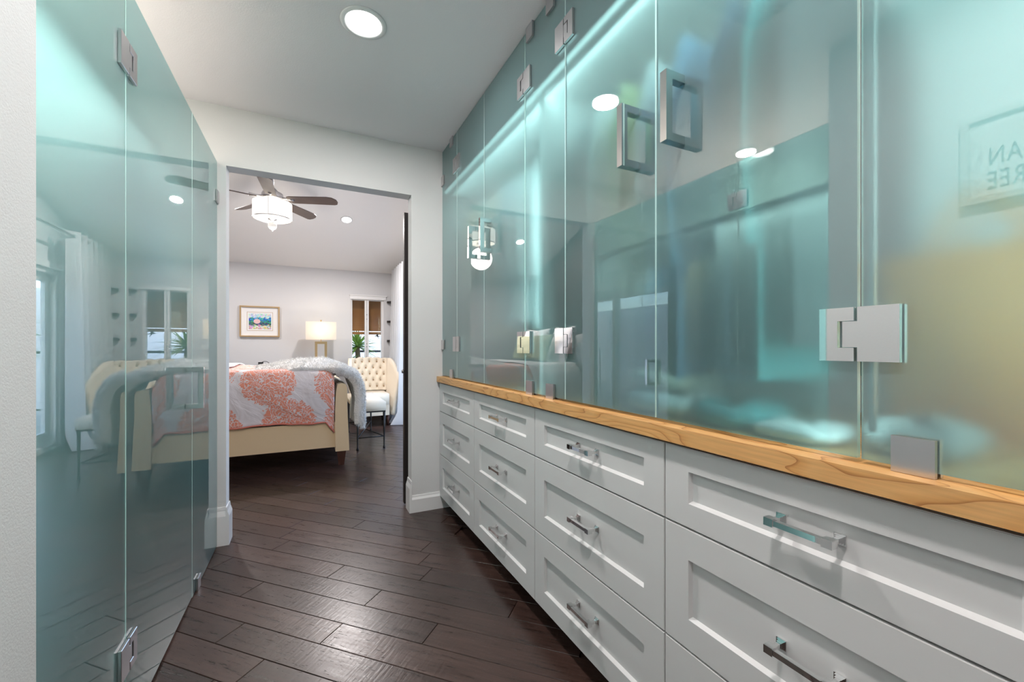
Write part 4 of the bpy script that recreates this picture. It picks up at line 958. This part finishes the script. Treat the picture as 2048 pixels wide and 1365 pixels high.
# ---- ceiling fan
FC = Vector((-0.308, 4.94, 2.60)); FR, FF = Vector((0.8978, -0.4404, 0)), Vector((0.4404, 0.8978, 0))
fan = thing('ceiling_fan', FC, 'five-blade ceiling fan with a lit white drum light', 'ceiling fan')
bm = NB(); tube(bm, [FC + Vector((0, 0, 0.12)), (FC.x, FC.y, ZR - 0.02)], 0.0125, 12); obj('downrod', bm, M['nickel'], fan)
bm = NB(); lathe(bm, [(0.012, -0.09), (0.045, -0.07), (0.065, -0.02), (0.068, 0.0)], (FC.x, FC.y, ZR - 0.0), 24); obj('canopy', bm, M['nickel'], fan, smooth=True)
bm = NB(); lathe(bm, [(0.0, 0.13), (0.03, 0.125), (0.05, 0.10), (0.095, 0.075), (0.105, 0.03), (0.09, 0.0), (0.04, -0.012), (0.0, -0.012)], FC, 32); obj('motor_housing', bm, M['nickel'], fan, smooth=True)
for k in range(5):
    th = math.radians(5.6 + 72*k); d = FR*math.cos(th) + FF*math.sin(th); s = Vector((0, 0, 1)).cross(d)
    pit = math.radians(-15); nrm = Vector((0, 0, 1)); side = (s*math.cos(pit) + nrm*math.sin(pit))
    bm = NB(); z0 = Vector((0, 0, 0.012))
    out = [(0.15, -0.045), (0.18, -0.055), (0.55, -0.066), (0.60, -0.055), (0.635, -0.02), (0.64, 0.02), (0.625, 0.055), (0.60, 0.064), (0.18, 0.055), (0.15, 0.045)]
    A = [bm.verts.new(FC + z0 + d*a + side*b) for a, b in out]; B = [bm.verts.new(FC + z0 + Vector((0, 0, 0.008)) + d*a + side*b) for a, b in out]
    bm.faces.new(A[::-1]); bm.faces.new(B)
    for i in range(len(A)): bm.faces.new((A[i], A[(i+1) % len(A)], B[(i+1) % len(A)], B[i]))
    bl = obj('blade', bm, M['blade'], fan)
    bm = NB(); tube(bm, [FC + Vector((0, 0, 0.03)) + d*0.08, FC + Vector((0, 0, 0.022)) + d*0.15, FC + Vector((0, 0, 0.02)) + d*0.21], [0.014, 0.012, 0.02], 8); obj('blade_iron', bm, M['nickel'], bl)
sr = 0.178
bm = NB(); lathe(bm, [(sr, -0.185), (sr, -0.02), (sr-0.004, -0.02), (sr-0.004, -0.185), (sr, -0.185)], FC, 48, caps=False); obj('drum_shade', bm, M['shadeglow'], fan, smooth=False)
bm = NB(); lathe(bm, [(sr+0.001, -0.19), (sr+0.0015, -0.183), (sr-0.006, -0.183), (sr-0.006, -0.19), (sr+0.001, -0.19)], FC, 48, caps=False); obj('shade_band', bm, M['nickel'], fan)
bm = NB(); lathe(bm, [(sr-0.005, -0.184), (0.0, -0.186)], FC, 48, caps=False); obj('diffuser', bm, M['diffglow'], fan)
bm = NB(); lathe(bm, [(0.045, -0.186), (0.04, -0.194), (0.015, -0.202), (0.008, -0.215), (0.0, -0.216)], FC, 20); obj('finial_cap', bm, M['nickel'], fan, smooth=True)
bm = NB(); bmesh.ops.create_uvsphere(bm, u_segments=24, v_segments=16, radius=0.042); bmesh.ops.translate(bm, verts=bm.verts, vec=FC + Vector((0, 0, -0.257))); obj('glass_ball', bm, M['crystal'], fan, smooth=True)
bm = NB(); lathe(bm, [(0.0, -0.312), (0.008, -0.31), (0.008, -0.298), (0.0, -0.296)], FC, 10); obj('ball_tip', bm, M['nickel'], fan)
bm = NB(); tube(bm, [FC + FR*0.06 - FF*(sr+0.004) + Vector((0, 0, 0.0)), FC + FR*0.06 - FF*(sr-0.002) + Vector((0, 0, -0.19))], 0.0018, 6); obj('pull_chain', bm, M['nickel'], fan)
put_light('lamp', 'POINT', FC + Vector((0, 0, -0.38)), P_FAN, (1.0, 0.94, 0.86), fan, size=0.14)

# ---- corner shelves
for z, lab in ((1.83, 'dark corner shelf beside the window, topmost'), (1.515, 'dark corner shelf beside the window, middle'), (1.205, 'dark corner shelf beside the window, lowest')):
    bm = NB(); prism(bm, [(1.175, BY1-0.001), (BX1-0.001, BY1-0.001), (BX1-0.001, BY1-0.30), (BX1-0.03, BY1-0.30), (1.175, BY1-0.035)], 'z', z-0.016, z+0.016)
    obj('corner_shelf', bm, M['doordark'], bevel=0.002, label=lab, cat='shelf', group='corner shelves by the window')

# ---- curtain and rod
rod = thing('curtain_rod', (1.345, 4.9, 2.28), 'nickel curtain rod above the patio door', 'curtain rod')
bm = NB(); tube(bm, [(1.275, 2.98, 2.28), (1.275, 6.88, 2.28)], 0.013, 12); obj('rod', bm, M['nickel'], rod)
for y in (3.1, 5.0, 6.85):
    bm = NB(); tube(bm, [(1.275, y, 2.28), (BX1-0.001, y, 2.28)], 0.008, 8); lathe(bm, [(0.03, 0), (0.03, 0.008), (0.0, 0.01)], (BX1-0.001, y, 2.28), 14, axis=Vector((-1, 0, 0))); obj('bracket', bm, M['nickel'], rod)
bm = NB(); bmesh.ops.create_uvsphere(bm, u_segments=14, v_segments=10, radius=0.028); bmesh.ops.translate(bm, verts=bm.verts, vec=(1.275, 6.91, 2.28)); obj('finial', bm, M['nickel'], rod, smooth=True)
cu = thing('curtain', (1.33, 6.45, 0.0), 'white floor-length grommet curtain beside the patio door', 'curtain')
def curt(u, v):
    # u along the wall, v down
    y = 6.02 + u*0.84; amp = 0.045 + 0.03*v; spread = 1 + 0.10*v
    x = 1.275 + amp*math.cos(u*2*PI*5.5) - 0.05*v*v - (0.10*max(0, v-0.93)/0.07 if v > 0.93 else 0)*(0.5+0.5*math.sin(u*9))
    return (min(x, 1.445), 6.44 + (y-6.44)*spread*0.98 + 0.02*math.sin(v*4 + u*7), 2.335 - v*2.325)
bm = NB(); sheet(bm, curt, 130, 40); o = obj('cloth', bm, M['curtain'], cu, smooth=True)
for i in range(11):
    u = (i + 0.5)/11; p = Vector(curt(u, 0.024)); bm = NB()
    bmesh.ops.create_cone(bm, segments=14, radius1=0.022, radius2=0.022, depth=0.004, cap_ends=True); bmesh.ops.rotate(bm, verts=bm.verts, cent=(0,0,0), matrix=Matrix.Rotation(PI/2, 3, 'X')); bmesh.ops.translate(bm, verts=bm.verts, vec=(1.275, p.y, 2.28)); obj('grommet', bm, M['nickel'], cu)

# ================================================================== OUTSIDE
bm = NB(); box(bm, -6, 9, 7.2, 16, -0.12, -0.06); box(bm, 1.66, 9, 0, 7.2, -0.12, -0.06); struct('ground_patio', bm, M['concrete'], 'pale concrete patio outside')
bm = NB(); box(bm, -5, 8, 10.8, 11.0, -0.1, 2.2); struct('wall_garden', bm, M['stucco'], 'white garden wall beyond the window')
bm = NB(); box(bm, 6.4, 6.6, 0, 13, -0.1, 2.3); struct('wall_patio', bm, M['stucco'], 'white patio wall beyond the sliding door')
bm = NB(); box(bm, -2.5, 2.4, 7.20, 9.3, 2.42, 2.50); struct('ceiling_shade_slab', bm, M['bamboo'], 'added wooden roof slab shading the view outside the window')  # added slab that dims daylight on the plants and garden wall
def spiky(x, y, hz, n, L, label, seed):
    rr = random.Random(seed); root = thing('yucca_plant', (x, y, -0.06), label, 'plant')
    bm = NB(); tube(bm, [(x, y, -0.06), (x+0.03, y, hz*0.5), (x, y, hz)], [0.07, 0.05, 0.04], 10); obj('trunk', bm, M['trunk'], root)
    for i in range(n):
        az = rr.uniform(0, 2*PI); el = rr.uniform(-0.5, 1.35); l = L*rr.uniform(0.7, 1.1)
        d = Vector((math.cos(az)*math.cos(el), math.sin(az)*math.cos(el), math.sin(el))); s = d.cross(Vector((0, 0, 1)))
        s = s.normalized() if s.length > 1e-3 else Vector((1, 0, 0)); wd = rr.uniform(0.018, 0.028); bm = NB(); prev = None
        for t in (0, 0.35, 0.7, 1.0):
            p = Vector((x, y, hz + 0.02)) + d*l*t + Vector((0, 0, -0.22*l*t*t)); ww = wd*(0.7 + 0.6*t if t < 0.4 else 1.2*(1-t) + 0.03)
            a, c, b = bm.verts.new(p - s*ww), bm.verts.new(p + Vector((0, 0, -0.3*ww))), bm.verts.new(p + s*ww)
            if prev: bm.faces.new((prev[0], prev[1], c, a)); bm.faces.new((prev[1], prev[2], b, c))
            prev = (a, c, b)
        obj('leaf', bm, M['leaf'], root, recalc=False)
spiky(0.80, 7.72, 1.10, 80, 0.46, 'green spiky yucca outside the bedroom window', 2)
spiky(0.60, 7.66, 0.80, 60, 0.40, 'low spiky yucca beneath the taller one outside the window', 4)
spiky(2.75, 7.95, 1.40, 80, 0.80, 'tall palm-like yucca outside the patio door', 3)
# railing
rl = thing('railing', (1.5, 9.4, -0.06), 'black iron railing beyond the window', 'railing')
bm = NB(); tube(bm, [(-2, 9.4, 1.02), (5, 9.4, 1.02)], 0.022, 8); obj('top_rail', bm, M['iron'], rl)
bm = NB(); tube(bm, [(-2, 9.4, 0.10), (5, 9.4, 0.10)], 0.015, 8); obj('bottom_rail', bm, M['iron'], rl)
for i in range(15):
    x = -2 + i*0.5; bm = NB(); tube(bm, [(x, 9.4, -0.06), (x, 9.4, 1.02)], 0.014, 8); obj('baluster', bm, M['iron'], rl)
# slat blind hung outside the upper half of the window
bd = thing('slat_blind', (0.88, 7.16, 1.33), 'brown wooden slat blind over the upper half of the window', 'blind')
bm = NB(); box(bm, 0.60, 1.16, 7.155, 7.185, 1.875, 1.91); obj('headrail', bm, M['bamboo'], bd)
for i in range(14):
    z = 1.85 - i*0.036; bm = NB(); prism(bm, [(7.166, z+0.0177), (7.169, z+0.0179), (7.176, z-0.0175), (7.172, z-0.0178)], 'x', 0.60, 1.16); obj('slat', bm, M['bamboo'], bd)
bm = NB(); box(bm, 0.60, 1.16, 7.155, 7.18, 1.31, 1.352); obj('bottom_rail', bm, M['bamboo'], bd)
